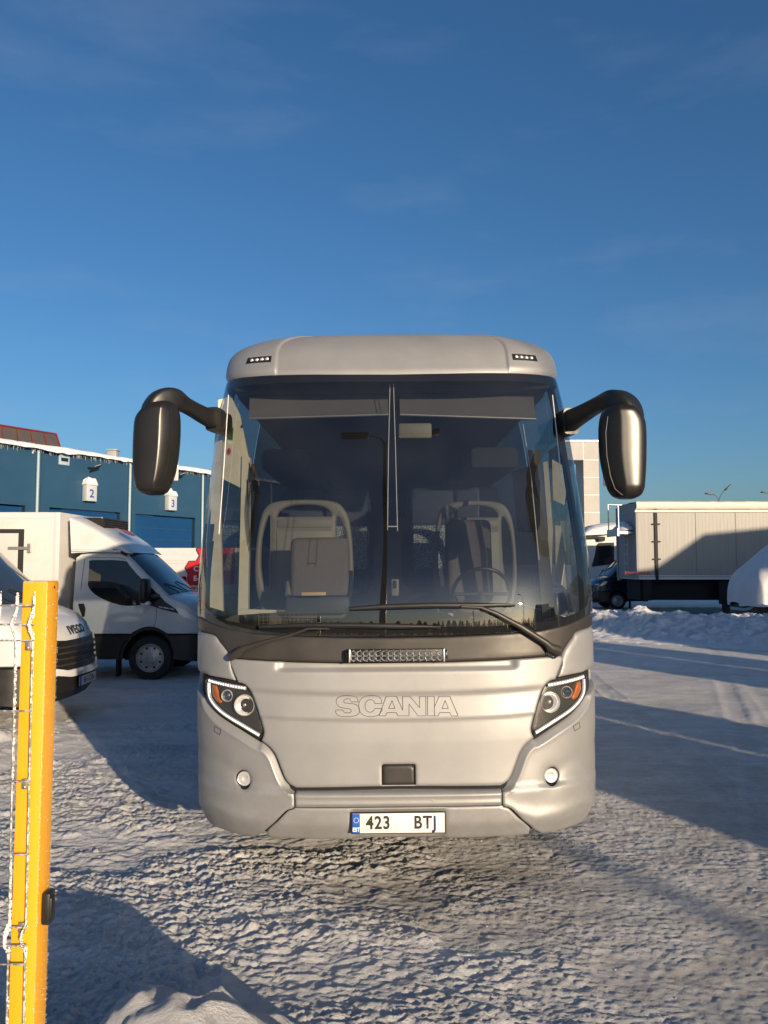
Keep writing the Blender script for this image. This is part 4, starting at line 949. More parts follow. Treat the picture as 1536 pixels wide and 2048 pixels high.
# snow crumbs scattered on the near ground: nobody could count them
random.seed(11); mb = MB(); ico = bmesh.new(); bmesh.ops.create_icosphere(ico, subdivisions=1, radius=1); iv = [v.co.copy() for v in ico.verts]; ico.verts.index_update(); fi = [[v.index for v in f.verts] for f in ico.faces]
for i in range(500):
    y = 2.4+4.6*random.random()**1.2; x = random.uniform(-2.9, 2.6) if i % 3 else random.uniform(-2.6, -.2)
    s_ = .002+.005*random.random()**4; k = [1+.5*(random.random()-.5) for _ in iv]
    z = float(ground_h(np.array([x]), np.array([y]))[0])
    mb.add([Vector((x+c.x*s_*1.3*q, y+c.y*s_*q, z+.3*s_+c.z*s_*.8*q)) for c, q in zip(iv, k)], fi)
for i in range(22):
    u, v = random.choice([(140, 1480), (300, 1600), (830, 1925), (1000, 1925), (600, 1740), (480, 1830), (220, 1700), (700, 1900), (960, 1990)]); p = gnd(u+random.uniform(-60, 60), v+random.uniform(-14, 14)); s_ = .008+.012*random.random(); k = [1+.6*(random.random()-.5) for _ in iv]
    mb.add([Vector((p.x+c.x*s_*1.5*q, p.y+c.y*s_*q, .4*s_+c.z*s_*.7*q)) for c, q in zip(iv, k)], fi)
o = mesh('snow_crumbs', mb.V, mb.F, M['snow'], None, True); tag(o, 'loose crumbs of snow strewn over the packed snow', 'snow crumbs', kind='stuff')

# ================================================================== YELLOW FENCE POST AND MESH
PYd = 1.80
pL = at(42, 1165, PYd); pR = at(92, 1165, PYd); pw = pR.x-pL.x; ptop = pL.z
post = empty('gate_post', 'yellow square steel post with a frosted edge at the left of the photo', 'post', (pL.x+pw/2, PYd+pw/2*1.1, 0), (0, R(.12), 0))
mb = MB().box((0, 0, ptop/2-.1), (pw, pw*1.1, ptop+.2), None, .003); mb.obj('post_tube', M['yellow'], post, 40)
MB().box((0, 0, ptop+.0005), (pw*.97, pw*1.07, .005), None, .002).obj('end_cap', M['yellow'], post, 30)
MB().box((pw/2+.0006, .004, ptop-.012), (.002, .004, .006)).obj('drill_hole', M['dark'], post, 0)
# hoar frost grains along the edge
random.seed(5); fb = MB()
for i in range(1500):
    e = random.random(); z = random.uniform(.7, ptop)
    if i < 800: x = pw/2+random.gauss(0, .0012); y = -pw*.55+random.gauss(0, .0018)
    elif i < 1150: x = pw/2+abs(random.gauss(0, .0008)); y = random.uniform(-pw*.55, pw*.55)
    elif i < 1400: x = pw/2+.0005; y = pw*.55+random.gauss(0, .001)
    else: x = random.uniform(-pw/2, pw/2); y = random.choice((-.55, .55))*pw; z = ptop+.001
    s_ = random.uniform(.0003, .0009); fb.box((x, y, z), (s_, s_, s_*1.6), (random.random()*3, random.random()*3, 0))
fr_ = fb.obj('frost_grains', M['frost'], post, 0); fr_['kind'] = 'stuff'
# black handle box on the side
h0 = at(103, 1812, PYd+.035); hb = MB().box((pw/2+.011, .0, h0.z), (.021, .034, .072), None, .006).box((pw/2+.020, -.003, h0.z), (.010, .024, .05), None, .004)
hb.obj('latch_box', M['black'], post, 40)
# fence panel: wires in front of the post
fence = empty('mesh_fence', 'frosted welded wire fence clamped to the yellow post', 'fence', (pL.x-.6, PYd-.02, 0))
FX = fence.location.x; FYd = PYd-.012
def fpt(u, v, d=0): p = at(u, v, FYd-d); return p-fence.location
def bent(u_at, d=0):
    zs = []
    ks = [(1192, 0), (1212, 0), (1225, -1), (1236, -6), (1249, -10), (1262, -6), (1275, -1), (1290, 0), (1400, 0), (1700, -0), (1838, 0), (1850, -1), (1866, -8), (1880, -11), (1893, -7), (1904, -1), (1920, 0), (2080, 0)]
    return [fpt(u_at(v)+dx*u_at.k, v, d+abs(dx)*.0014) for v, dx in ks]
class L_:
    def __init__(s, u0, u1, k): s.u0, s.u1, s.k = u0, u1, k
    def __call__(s, v): return s.u0+(s.u1-s.u0)*(v-1190)/(2048-1190)
wires = [L_(67, 47, 1), L_(33, 13, 1), L_(-1, -22, 1), L_(-35, -58, 1), L_(-70, -95, 1)]
for i, f_ in enumerate(wires):
    MB().tube(bent(f_), .0025, 7).obj('vertical_wire', M['galv'], fence, 60)
for v0 in (1211, 1249, 1281, 1422, 1563, 1709, 1855, 1892, 1929, 2075):
    p = fpt(70-.023*(v0-1165), v0, .004); q = p.copy(); q.x -= .62; MB().tube([q, p], .0022, 6).obj('horizontal_wire', M['galv'], fence, 60)
for v0 in (1290, 1568, 1856):
    p = fpt(60-.024*(v0-1165), v0, -.004); MB().box(p, (.014, .006, .024), None, .002).lathe([(.004, -.001), (.004, .003), (.002, .004)], p+Vector((0, -.003, -.006)), (0, -1, 0), 10).obj('clamp', M['clamp'], fence, 40)
# frost on the wires
fb = MB(); random.seed(8)
for i, f_ in enumerate(wires[:3]):
    P = spline([tuple(p) for p in bent(f_)], 30)
    for p in P:
        for _ in range(5 if i else 4):
            if random.random() < ((.7 if i else .45) if fbm(np.array([p[2]*9.0+i]), np.array([0.]), 3, 5)[0] > .42 else .08): a = random.uniform(.0005, .0013)*(1.35 if i == 1 else 1); fb.box((p[0]+.0022+random.random()*.0016, p[1]+random.uniform(-.002, .002), p[2]+random.uniform(-.012, .012)), (a*1.3, a, a*2.2), (random.random(), random.random()*3, random.random()))
fr_ = fb.obj('frost', M['frost'], fence, 0); fr_['kind'] = 'stuff'

# ================================================================== VANS
TYM = M['tyre']
def van(name, label, loc, rz, paint, cat='van', group=None, text=None, box=None, side_text=None):
    """x forward, front axle at the origin, camera side is -y when heading +X"""
    root = empty(name, label, cat, loc, (0, 0, rz), group)
    def W(x, z):
        x = np.asarray(x, float); z = np.asarray(z, float)
        w_ = 1.0-.035*np.clip((x-.35)/.7, 0, 1)-.075*np.clip((x-.62)/.45, 0, 1)**2; w_ = w_-np.clip(z-1.2, 0, 2)**1.1*.115+.0*x; return w_
    def Vp(x, t, z):
        x = np.asarray(x, float); t = np.asarray(t, float); z = np.asarray(z, float)
        fr = np.clip((x-.0)/1.05, 0, 1); xx = x-.26*np.abs(t)**2.6*fr**1.5-.10*np.clip(1-np.abs(x-.0)/1.0, 0, 1)*np.abs(t)**3*np.clip((z-1.3)/.5, 0, 1)
        crown = -.05*np.abs(t)**3*np.clip((z-.95)/.4, 0, 1); return np.stack([xx, W(x, z)*t, z+crown], -1)
    TS = [-1, -.985, -.95, -.85, -.65, -.4, -.15, .15, .4, .65, .85, .95, .985, 1]
    def loft(nm, prof, m, bev=.02, holes=()):
        P = resample(prof, .10); P = np.array(P); c = P.mean(0); V = []; Fc = []
        def ins(k):
            A = np.roll(P, 1, 0); Bq = np.roll(P, -1, 0); t = Bq-A; t /= np.linalg.norm(t, axis=1)[:, None]+1e-9; nr = np.stack([-t[:, 1], t[:, 0]], 1)
            area = .5*np.sum(P[:, 0]*np.roll(P[:, 1], -1)-np.roll(P[:, 0], -1)*P[:, 1]); return P+nr*k*(1 if area > 0 else -1)
        for t in TS:
            k = bev*max(0, (abs(t)-.93)/.07)**2; Q = ins(k); q = Vp(Q[:, 0], t, Q[:, 1]); V += [tuple(v) for v in q]
        n = len(P)
        for i in range(len(TS)-1):
            for j in range(n): Fc.append((i*n+j, i*n+(j+1) % n, (i+1)*n+(j+1) % n, (i+1)*n+j))
        for t in (-1, 1):
            Q = [tuple(q) for q in ins(bev)]
            V2, T, B = sheet2d(Q, .12, ()); A = np.array(V2); q = Vp(A[:, 0], t, A[:, 1]); k = len(V); V += [tuple(v) for v in q]; Fc += [tuple(i+k for i in f) for f in T]
        o = mesh(nm, V, Fc, m, root); b = bmesh.new(); b.from_mesh(o.data); bmesh.ops.remove_doubles(b, verts=b.verts[:], dist=.0015); bmesh.ops.recalc_face_normals(b, faces=b.faces[:]); b.to_mesh(o.data); b.free(); autosmooth(o, 32); return o
    arch = lambda r, z0, n=12: [(r*math.cos(t), .36+r*math.sin(t)) for t in np.linspace(math.asin(min(1, (z0-.36)/r)), math.pi-math.asin(min(1, (z0-.36)/r)), n)]
    upper = [(-1.28, .75), (-1.28, 2.06), (-1.2, 2.12), (-.95, 2.17), (-.50, 2.15), (-.36, 2.09), (-.1, 1.86), (.2, 1.57), (.36, 1.41), (.55, 1.36), (.78, 1.27), (.93, 1.16), (1.01, 1.02), (1.045, .90), (1.05, .75)]+arch(.49, .75)
    body = loft('cab', upper, paint)
    lower_ = [(-1.28, .34), (-1.28, .748), (-.30, .748)]+[(.47*math.cos(t), .36+.47*math.sin(t)) for t in np.linspace(math.pi*.72, math.pi*.28, 8)]+[(.32, .748), (1.055, .748), (1.085, .62), (1.08, .45), (1.0, .33), (.44, .34)]+[(.43*math.cos(t), .36+.43*math.sin(t)) for t in np.linspace(.0, math.pi, 12)]+[(-.44, .34)]
    # lower cladding in two pieces so that the wheel house stays open
    fpz = [(.47*math.cos(t), .36+.47*math.sin(t)) for t in np.linspace(0, math.pi*.31, 6)]
    loft('front_bumper', [(.47, .34), (.98, .30), (1.09, .42), (1.09, .62), (1.06, .747)]+[(p[0], p[1]) for p in reversed(fpz)][:-1], M['black'], .015)
    bpz = [(.47*math.cos(t), .36+.47*math.sin(t)) for t in np.linspace(math.pi*.69, math.pi, 6)]
    loft('sill', [(-1.28, .747)]+bpz+[(-.47, .34), (-1.28, .34)], M['black'], .015)
    def side_poly(nm, poly, m, off=.006, par=body, both=True, th=0):
        for sg in ((-1, 1) if both else (-1,)):
            V2, T, B = sheet2d(poly, .09, ()); A = np.array(V2); q = Vp(A[:, 0], sg, A[:, 1]); q[:, 1] += sg*off
            V = [tuple(v) for v in q]; Fc = list(T)
            for lp in B:
                k = len(V); V += [(V[i][0], V[i][1]-sg*.012, V[i][2]) for i in lp]; c = len(lp); Fc += [(lp[j], lp[(j+1) % c], k+(j+1) % c, k+j) for j in range(c)]
            o = mesh(nm, V, Fc, m, root if par is None else par); fixn(o)
        return o
    win = [(-1.04, 1.98), (-.99, 2.02), (-.42, 2.01), (-.30, 1.93), (.0, 1.62), (.14, 1.42), (.10, 1.33), (-.10, 1.28), (-.38, 1.26), (-.60, 1.31), (-.85, 1.42), (-.99, 1.53), (-1.04, 1.62)]
    side_poly('side_window', sp(win, 3), M['black_glass'])
    side_poly('quarter_trim', [(-.02, 1.66), (.16, 1.47), (.30, 1.33), (.52, 1.20), (.62, 1.11), (.45, 1.14), (.20, 1.20), (-.02, 1.27)], M['black'], .004)
    side_poly('headlight', sp([(.52, 1.20), (.66, 1.215), (.86, 1.11), (.97, 1.04), (.99, .98), (.90, .985), (.74, 1.04), (.62, 1.09)], 3), M['lens'], .008)
    side_poly('arch_trim', sp([(-.47, .36), (-.44, .52), (-.33, .71), (-.18, .84), (.0, .885), (.18, .85), (.36, .76), (.34, .74), (.17, .80), (0, .825), (-.16, .79), (-.30, .67), (-.40, .50), (-.43, .36)], 2), M['black'], .014)
    side_poly('door_handle', [(-1.17, 1.28), (-1.16, 1.30), (-1.08, 1.30), (-1.05, 1.20), (-1.06, 1.06), (-1.09, 1.05), (-1.13, 1.16)], M['black'], .016)
    # door seam
    for sg in (-1, 1):
        L = [(.13, 1.24), (.12, 1.0), (.08, .86)]; L2 = [(-1.12, 2.05), (-1.15, 1.6), (-1.16, .76)]; L3 = [(-1.1, 2.06), (-.5, 2.06), (-.38, 2.03)]; L4 = [(-1.1, .98), (-.55, .985), (-.35, .93)]
        mb = MB()
        for l_ in (L, L2, L3): A = np.array(l_); q = Vp(A[:, 0], sg, A[:, 1]); mb.tube([tuple(v+np.array([0, sg*.001, 0])) for v in q], .004, 5)
        mb.obj('door_seam', M['rubber'], body, 0)
    # windshield
    prof = np.array(spline([(-.36, 2.085), (-.1, 1.86), (.2, 1.57), (.345, 1.425)], 4)); ts = np.linspace(-.93, .93, 17); V = np.array([Vp(np.full(len(ts), a), ts, np.full(len(ts), b)) for a, b in prof]); nrm = np.array([.66, 0, .75])
    V = V+nrm*.009; grid_mesh('windshield', V[..., 0], V[..., 1], V[..., 2], M['van_screen'], body)
    for y_ in (-.35, .25):
        p0 = Vector(Vp(.36, y_, 1.42))+Vector((.02, 0, .03)); p1 = Vector(Vp(.19, y_-.42, 1.58))+Vector((.012, 0, .02)); MB().tube([p0, (p0+p1)/2+Vector((.01, 0, .01)), p1], .010, 6).obj('wiper', M['rubber'], body, 60)
    # mirrors
    for sg in (-1, 1):
        b = MB().box((.10, sg*1.05, 1.38), (.12, .22, .07), None, .02).obj('mirror_arm', M['black'], root, 40)
        MB().box((.0-.02, sg*1.20, 1.47), (.13, .24, .40), (0, 0, sg*.15), .05).obj('mirror_head', M['black'], b, 50)
        MB().box((.0, sg*1.19, 1.27), (.15, .16, .07), None, .03).obj('mirror_lamp', M['lens'], b, 50)
    # front: grille, surround, headlights
    def front_poly(nm, poly, m, off=.01, par=body, step=.08, th=.02):
        """poly in (t, z): laid on the nose"""
        V2, T, B = sheet2d(poly, step, ()); A = np.array(V2); pz = np.array(upper[8:15]); pz = np.concatenate([pz, [[1.09, .62], [1.09, .42]]]); o_ = np.argsort(pz[:, 1]); xx = np.interp(A[:, 1], pz[o_, 1], pz[o_, 0]); q = Vp(xx, A[:, 0], A[:, 1]); q[:, 0] += off
        V = [tuple(v) for v in q]; Fc = list(T)
        for lp in B:
            k = len(V); V += [(V[i][0]-th, V[i][1], V[i][2]) for i in lp]; c = len(lp); Fc += [(lp[j], lp[(j+1) % c], k+(j+1) % c, k+j) for j in range(c)]
        o = mesh(nm, V, Fc, m, par); fixn(o); autosmooth(o, 50); return o
    g = front_poly('grille', [(-.72, 1.02), (-.70, .70), (-.5, .66), (.5, .66), (.70, .70), (.72, 1.02), (.4, .995), (-.4, .995)], M['black'], .012)
    for k in range(4): zq = .71+k*.068; front_poly('grille_bar', [(-.66, zq), (.66, zq), (.67, zq+.022), (-.67, zq+.022)], M['cowl'], .034, g)
    front_poly('grille_surround', [(-.86, 1.0), (-.73, 1.0), (-.715, .70), (-.5, .655), (.5, .655), (.715, .70), (.73, 1.0), (.86, 1.0), (.90, .78), (.72, .62), (.45, .575), (-.45, .575), (-.72, .62), (-.90, .78)], paint, .035, th=.05)
    for sg in (-1, 1): front_poly('headlight_front', [(sg*.74, 1.03), (sg*.97, 1.05), (sg*.985, 1.10), (sg*.80, 1.075)] if sg > 0 else [(-.74, 1.03), (-.80, 1.075), (-.985, 1.10), (-.97, 1.05)], M['lens'], .01)
    # wheels
    for y_, ax in ((-.93, (0, -1, 0)), (.93, (0, 1, 0))): wheel(root, 0, y_, .36, .365, .23, ax)
    MB().bx((-5.2, -.5, .4), (.9, .5, .7)).bx((-.5, -.68, .3), (.5, .68, .8)).obj('chassis', M['dark'], root, 0)
    for y_ in (-.82, .82): MB().bx((-.56, y_-.1, .06), (-.53, y_+.1, .40)).obj('mud_flap', M['rubber'], root, 0)
    return root, Vp, front_poly
M['black_glass'] = glass('dark_cab_window', (.05, .055, .06), 1.55)
M['van_screen'] = glass('cab_windscreen', (.12, .13, .14), 1.45)
# cab interior stays dark behind glass, the body under it is painted: glass sits 6 mm proud, so the cab's darkness is painted into the pane colour
for k in ('black_glass', 'van_screen'):
    m = M[k]; n, l = nodes(m)
    tr = [x for x in n if x.type == 'BSDF_TRANSPARENT'][0]; mixn = [x for x in n if x.type == 'MIX_SHADER'][0]
    df = n.new('ShaderNodeBsdfDiffuse'); df.inputs[0].default_value = (.012, .014, .016, 1) if k == 'black_glass' else (.03, .038, .045, 1); l.new(df.outputs[0], mixn.inputs[1])
def cargo_box(root, x0, x1, z0, z1, w_, m, spoiler=True, name='cargo_box'):
    b = MB().bx((x0, -w_, z0), (x1, w_, z1), .02).obj(name, m, root, 30)
    for sg in (-1, 1):
        MB().bx((x1-.10, sg*w_-.006*1, z0), (x1-.005, sg*w_+.006, z1-.005), .004).obj('corner_trim', M['white'], b, 30)
        MB().bx((x0, sg*w_-.006, z1-.11), (x1-.10, sg*w_+.006, z1-.02), .004).bx((x0, sg*w_-.006, z0), (x1-.1, sg*w_+.006, z0+.12), .004).obj('edge_trim', M['white'], b, 30)
    return b
# --- the van with the cooling box
VB = gnd(297, 1362); vb_loc = (at(297, 1320, VB.y).x, VB.y+1.0, 0)
vB, Vp, fp_ = van('delivery_van', 'white refrigerated box van beside the coach, cab in the shade, roof sunlit', vb_loc, 0, M['white'], 'van', 'white delivery vans on the left')
x1b = at(119, 1100, VB.y-.1).x-vb_loc[0]; ztb = at(100, 1024, VB.y-.1).z
cb = cargo_box(vB, -5.6, x1b, .95, ztb, 1.10, M['boxwhite'])
MB().bx((-2.95, -1.107, 1.05), (-2.05, -1.1005, ztb-.28)).obj('door_gasket', M['rubber'], cb, 0)
MB().bx((-2.88, -1.113, 1.12), (-2.14, -1.1075, ztb-.35), .002).obj('side_door', M['boxwhite'], cb, 0)
for z in (1.3, ztb-.62): MB().bx((-2.3, -1.13, z), (-1.93, -1.1135, z+.05), .003).bx((-1.98, -1.135, z-.05), (-1.92, -1.112, z+.1), .003).obj('door_hinge', M['alu'], cb, 0)
# roof spoiler and cooling unit
def at_b(u, v, y=-1.0): p = at(u, v, vb_loc[1]+y); return (p.x-vb_loc[0], p.z)
sp_prof = [at_b(142, 1034), at_b(158, 1040), at_b(188, 1056), at_b(222, 1078), at_b(246, 1095), at_b(260, 1105), (-.36, 2.10), (-.6, 2.14), at_b(145, 1104)]
sw = lambda x, z: (1.0-.18*max(0, (x+1.0))/.8)
V = []; Fc = []; P = [tuple(p) for p in resample(sp_prof, .12)]; n = len(P); tsx = [-1, -.98, -.9, -.5, 0, .5, .9, .98, 1]
for t in tsx:
    for x, z in P:
        top = z > 2.2; k = .02*max(0, (abs(t)-.9)/.1)**2; V.append((x-k, 1.0*t*sw(x, z), z+(.06*(1-t*t) if z > 2.15 else 0)-k))
for i in range(len(tsx)-1):
    for j in range(n): Fc.append((i*n+j, i*n+(j+1) % n, (i+1)*n+(j+1) % n, (i+1)*n+j))
Fc += [tuple(range(n)), tuple((len(tsx)-1)*n+j for j in range(n))]
spo = mesh('roof_spoiler', V, Fc, M['white'], vB); fixn(spo); autosmooth(spo, 30)
MB().tube([(*at_b(145, 1101, -1.02), 0) and (at_b(145, 1101)[0], -1.012, at_b(145, 1101)[1]), (at_b(240, 1103)[0], -.97, at_b(240, 1103)[1])], .022, 8).obj('spoiler_bead', M['white'], spo, 60)
MB().tube([(at_b(224, 1101)[0], -.95, at_b(224, 1101)[1]), (at_b(238, 1104)[0], -.94, at_b(238, 1104)[1]+.01), (at_b(250, 1111)[0], -.90, at_b(250, 1111)[1])], .022, 8).obj('marker_light', M['rubber'], spo, 60)
a0 = at_b(182, 1046, 0); a1 = at_b(252, 1062, 0)
a1 = (a1[0]-.30, a1[1]); a0 = (a0[0]-.1, a0[1]-.03)
cu = MB().bx((a0[0]-.4, -.62, 2.35), (a1[0]+.12, .62, a0[1]+.10), .04).obj('cooling_unit', M['white'], vB, 40)
mb = MB()
for k in range(6):
    z = a1[1]+.0+k*(a0[1]-a1[1]+.12)/6; mb.box((a1[0]+.12, 0, z), (.05, 1.20, .02), (0, R(25), 0)).box((a0[0]+.20, -.63, z), (.62, .02, .014))
MB().bx((a0[0]-.15, -.628, a1[1]-.03), (a1[0]+.128, .628, a0[1]+.08)).obj('grille_backing', M['dark'], cu, 0)
mb.obj('grille_slats', M['black'], cu, 0)
lc = at_b(253, 1077, -.55); nrm = Vector((.45, -.1, .9)).normalized()
lg = MB().lathe([(.13, 0), (.13, .004), (.001, .005)], (lc[0]-.02, -.42, lc[1]+.10), nrm, 24).obj('round_logo', mat('faded_red_logo', (.55, .16, .15), .5), spo, 0)
text_mesh('HI-MATIC', .075, M['white_ink'], 'badge_lettering', vB, off=.001, fn=lambda x, y, z: tuple(Vp(.33+x*1.0, -1, 1.215+y*.5-x*.16)+np.array([0, -.012, 0])))
# --- the van behind the yellow post
pa = at(171, 1345, 9.6*1.0); vA_loc = (pa.x-1.10, 9.6, 0)
vA, Vp2, fpA = van('delivery_van', 'white cab half hidden by the yellow post, with a black grille and a number plate', vA_loc, 0, M['white'], 'van', 'white delivery vans on the left')
cargo_box(vA, -5.6, -1.5, .95, 2.7, 1.10, M['boxwhite'])
def nose(x, y, z, zc=1.10, off=.014):
    pz = np.array([(1.045, .90), (1.01, 1.02), (.93, 1.16), (.78, 1.27)]); zz = zc+y; xx = float(np.interp(zz, pz[:, 1], pz[:, 0])); q = Vp2(xx, x, zz); return (float(q[0])+off+z, float(q[1]), float(q[2]))
text_mesh('IVECO', .135, M['ink'], 'nose_lettering', vA, off=.003, sx=1.12, space=1.22, extrude=.004, fn=nose)
npA = MB().box((1.125, 0, .50), (.012, .54, .125), None, .004).obj('number_plate', M['rubber'], vA, 30)
MB().box((1.1325, 0, .50), (.004, .52, .11)).obj('plate_face', M['plate'], npA, 0)
MB().box((1.1355, -.238, .50), (.003, .045, .11)).obj('country_band', M['eublue'], npA, 0)
text_mesh('661 CXN', .095, M['ink'], 'plate_lettering', npA, off=.002, sx=.88, fn=lambda x, y, z: (1.1365+z, .025+x, .50+y))

# ================================================================== FAR LEFT: red-graphic van and a red car
YW = 22.0
def atl(u, v): return at(u, v, YW)
a = atl(301, 1096); bb = atl(600, 1094)
wv = empty('panel_van', 'long white van with a jagged red side graphic reading CR and E-', 'van', (a.x-1.5, YW, 0))
lx = lambda u: atl(u, 1100).x-wv.location.x
zt = a.z; zl_ = atl(300, 1175).z
prof = [(0, .35), (0, zt-.15), (.12, zt-.02), (.5, zt), (5.6, zt), (5.75, zt-.1), (5.8, .35)]
vb_ = MB().extrude([(x, 0, z) for x, z in prof], (0, 2.0, 0)).obj('van_body', M['white'], wv, 30)
for v in (1121, 1126): z = atl(330, v).z; MB().bx((.3, -.012, z-.012), (5.6, .0, z+.012), .004).obj('side_crease', M['white'], vb_, 30)
gq = [(392, 1094), (402, 1097), (470, 1094), (470, 1169), (377, 1170), (376, 1152), (370, 1134), (377, 1122), (393, 1121), (397, 1111)]
G = lambda L, y: [(lx(u), y, atl(u, v).z) for u, v in L]
gq1 = [(393.5, 1095), (470, 1094), (470, 1169), (377.5, 1170), (375.5, 1155), (376, 1147), (370, 1135.5), (378, 1121.5), (392.5, 1121), (398, 1111), (392, 1100)]
MB().extrude(G(gq1, -.022), (0, .010, 0)).obj('graphic_outline', M['ink'], vb_, 0)
gq2 = [(395.5, 1096.5), (470, 1096), (470, 1169), (379, 1169), (377, 1155), (377.5, 1147), (372.5, 1135.5), (379, 1123), (393.5, 1122.5), (400, 1111), (394.5, 1100)]
MB().extrude(G(gq2, -.030), (0, .006, 0)).obj('red_graphic', M['red'], vb_, 0)
zf = lambda v: atl(400, v).z
text_mesh('CR', .20, M['white_ink'], 'graphic_lettering', vb_, off=.004, fn=lambda x, y, z: (lx(397.5)+x, -.034, zf(1138)+y))
text_mesh('NG', .20, M['white_ink'], 'graphic_lettering', vb_, off=.004, fn=lambda x, y, z: (lx(440)+x, -.034, zf(1138)+y))
text_mesh('E-', .20, M['white_ink'], 'graphic_lettering', vb_, off=.004, fn=lambda x, y, z: (lx(394)+x, -.034, zf(1157)+y))
MB().bx((lx(384), -.03, zf(1176)-.02), (lx(393), -.022, zf(1176)+.02)).bx((lx(396), -.03, zf(1176)-.02), (lx(420), -.022, zf(1176)+.02)).obj('small_stripe', M['red'], vb_, 0)
for x in (1.0, 4.6): wheel(wv, x, 0, .34, .34, .22, (0, -1, 0))
rc_y = 19.5; ra = at(371, 1155, rc_y)
car = empty('parked_car', 'red car mostly hidden behind the white box van', 'car', (ra.x-1.0, rc_y, 0))
cp = [(-2.9, .3), (-2.95, .75), (-2.7, .95), (-2.1, 1.42), (-.9, ra.z), (.2, ra.z-.02), (.95, 1.0), (1.6, .92), (1.75, .6), (1.7, .3)]
MB().extrude([(x, 0, z) for x, z in cp], (0, 1.7, 0)).obj('car_body', M['red'], car, 30)
MB().extrude([(x, -.008, z) for x, z in [(-2.4, 1.0), (-1.95, 1.36), (-.9, ra.z-.09), (.15, ra.z-.09), (.75, 1.0)]], (0, .006, 0)).obj('side_window', M['black_glass'], car, 0)
MB().box((1.0, -.1, 1.28), (.16, .2, .34), None, .05).obj('wing_mirror', M['black'], car, 40)
for x in (-2.2, 1.0): wheel(car, x, 0, .31, .31, .2, (0, -1, 0))

# ================================================================== BLUE WAREHOUSE
Pa = at(0, 875, 29.0); Pb = at(418, 938, 40.0); HB = Pa.z
# direction of the eaves line from two points of equal height
def solveY(u, v, z): d = ray(u, v); return (z-EYE)/d.z*d.y
HB = 6.4; Y0 = solveY(0, 879, HB); Y1 = solveY(418, 942, HB); Q0 = at(0, 879, Y0); Q1 = at(418, 942, Y1); dv = Vector((Q1.x-Q0.x, Q1.y-Q0.y, 0)); dv.normalize(); ang = math.atan2(dv.y, dv.x)
bld = empty('warehouse', 'long blue metal-clad warehouse with roller doors and snow along its eaves', 'building', (Q0.x, Q0.y, 0), (0, 0, ang))
def wt(u):          # position along the wall for a pixel column
    k = (u-768)/F; dy = ray(u, 1000).y
    # X = k*D where D is the camera depth; horizontally X/Y = k/cos-ish
    kk = ray(u, 1000).x/ray(u, 1000).y; return (kk*Q0.y-Q0.x)/(dv.x-kk*dv.y)
def wz(t, v): u_ = 0; P_ = Q0+dv*t; kx = P_.x; d = ray(768, v); return EYE+d.z/d.y*P_.y
def clad(name, col, col2, sc=1.0):
    m = mat(name, col, .42, .15, noise=(.5, col2, .35, .7), rnoise=(1.5, .36, .5)); return m
M['bluewall'] = clad('blue_cladding', (.018, .064, .125), (.024, .076, .142)); M['bluedoor'] = clad('blue_door', (.004, .045, .14), (.006, .055, .16)); M['bluetrim'] = mat('blue_trim', (.02, .065, .12), .4, .1)
L0, L1 = -16, 32
doors = [(wt(-80), wt(50)), (wt(98), wt(240)), (wt(270), wt(390)), (wt(408), wt(408)+3.7)]
DZ = wz(doors[1][0]+1.7, 1020)
wm = MB(); cur = L0
for a, b in doors:
    wm.bx((cur, 0, 0), (a, .3, HB)); wm.bx((a, 0, DZ), (b, .3, HB)); cur = b
wm.bx((cur, 0, 0), (L1, .3, HB)); wm.bx((L0, .3, HB-.3), (L1, 26, HB-.1)).bx((L0, .3, 0), (L0+.2, 26, HB-.3)).bx((L1-.2, .3, 0), (L1, 26, HB-.3))
wall = wm.obj('wall', M['bluewall'], bld, 0)
for k in range(1, 6):
    z = DZ+.35+k*.62-.4
    if z < HB-.3: MB().bx((L0, -.003, z-.008), (L1, .0, z+.008)).obj('panel_joint', M['bluetrim'], wall, 0)
for a, b in doors:
    d = MB().bx((a+.05, .14, 0), (b-.05, .2, DZ-.05)); d = d.obj('roller_door', M['bluedoor'], bld, 0)
    mb = MB()
    for k in range(1, int(DZ/.5)): mb.bx((a+.06, .132, k*.5-.012), (b-.06, .1395, k*.5+.012))
    mb.obj('door_ribs', M['bluetrim'], d, 0)
    MB().bx((a-.14, -.04, 0), (a+.0, .13, DZ+.14)).bx((b, -.04, 0), (b+.14, .13, DZ+.14)).bx((a, -.038, DZ), (b, .13, DZ+.138)).obj('door_frame', M['bluetrim'], bld, 0)
for u in (72, 257, 403, 60+480):
    t = wt(u); MB().tube([(t, -.07, 0), (t, -.07, HB-.25), (t, .0, HB-.1)], .055, 10).obj('downpipe', mat('pale_pipe', (.27, .36, .40), .45), bld, 60)
    MB().bx((t+.16, -.045, 0), (t+.30, 0, HB-.3)).obj('wall_rib', M['bluetrim'], bld, 0)
for u in (-60, 176, 348):
    t = wt(u); z = wz(t, 936 if u != 348 else 952); fl = MB().tube([(t-.06, 0, z), (t-.06, -.25, z-.02)], .03, 8).obj('floodlight', M['black'], bld, 40)
    MB().box((t+.05, -.36, z), (.42, .24, .07), (R(-25), R(-20), 0), .01).obj('lamp_head', M['black'], fl, 30); MB().box((t+.06, -.40, z+.05), (.30, .16, .012), (R(-25), R(-20), 0)).obj('lamp_pane', M['lens'], fl, 0)
t = wt(125); z = wz(t, 918); vb2 = MB().bx((t-.24, -.05, z-.24), (t+.24, 0, z+.24), .01).obj('wall_vent', mat('vent_cover', (.30, .40, .50), .5), bld, 30); MB().bx((t-.15, -.06, z-.10), (t+.17, -.051, z+.04)).obj('vent_slot', M['dark'], vb2, 0)
t = wt(63); z = wz(t, 902); MB().box((t, -.03, z), (.05, .04, .22), (0, R(25), 0), .01).obj('cable_clip', M['white'], bld, 0)
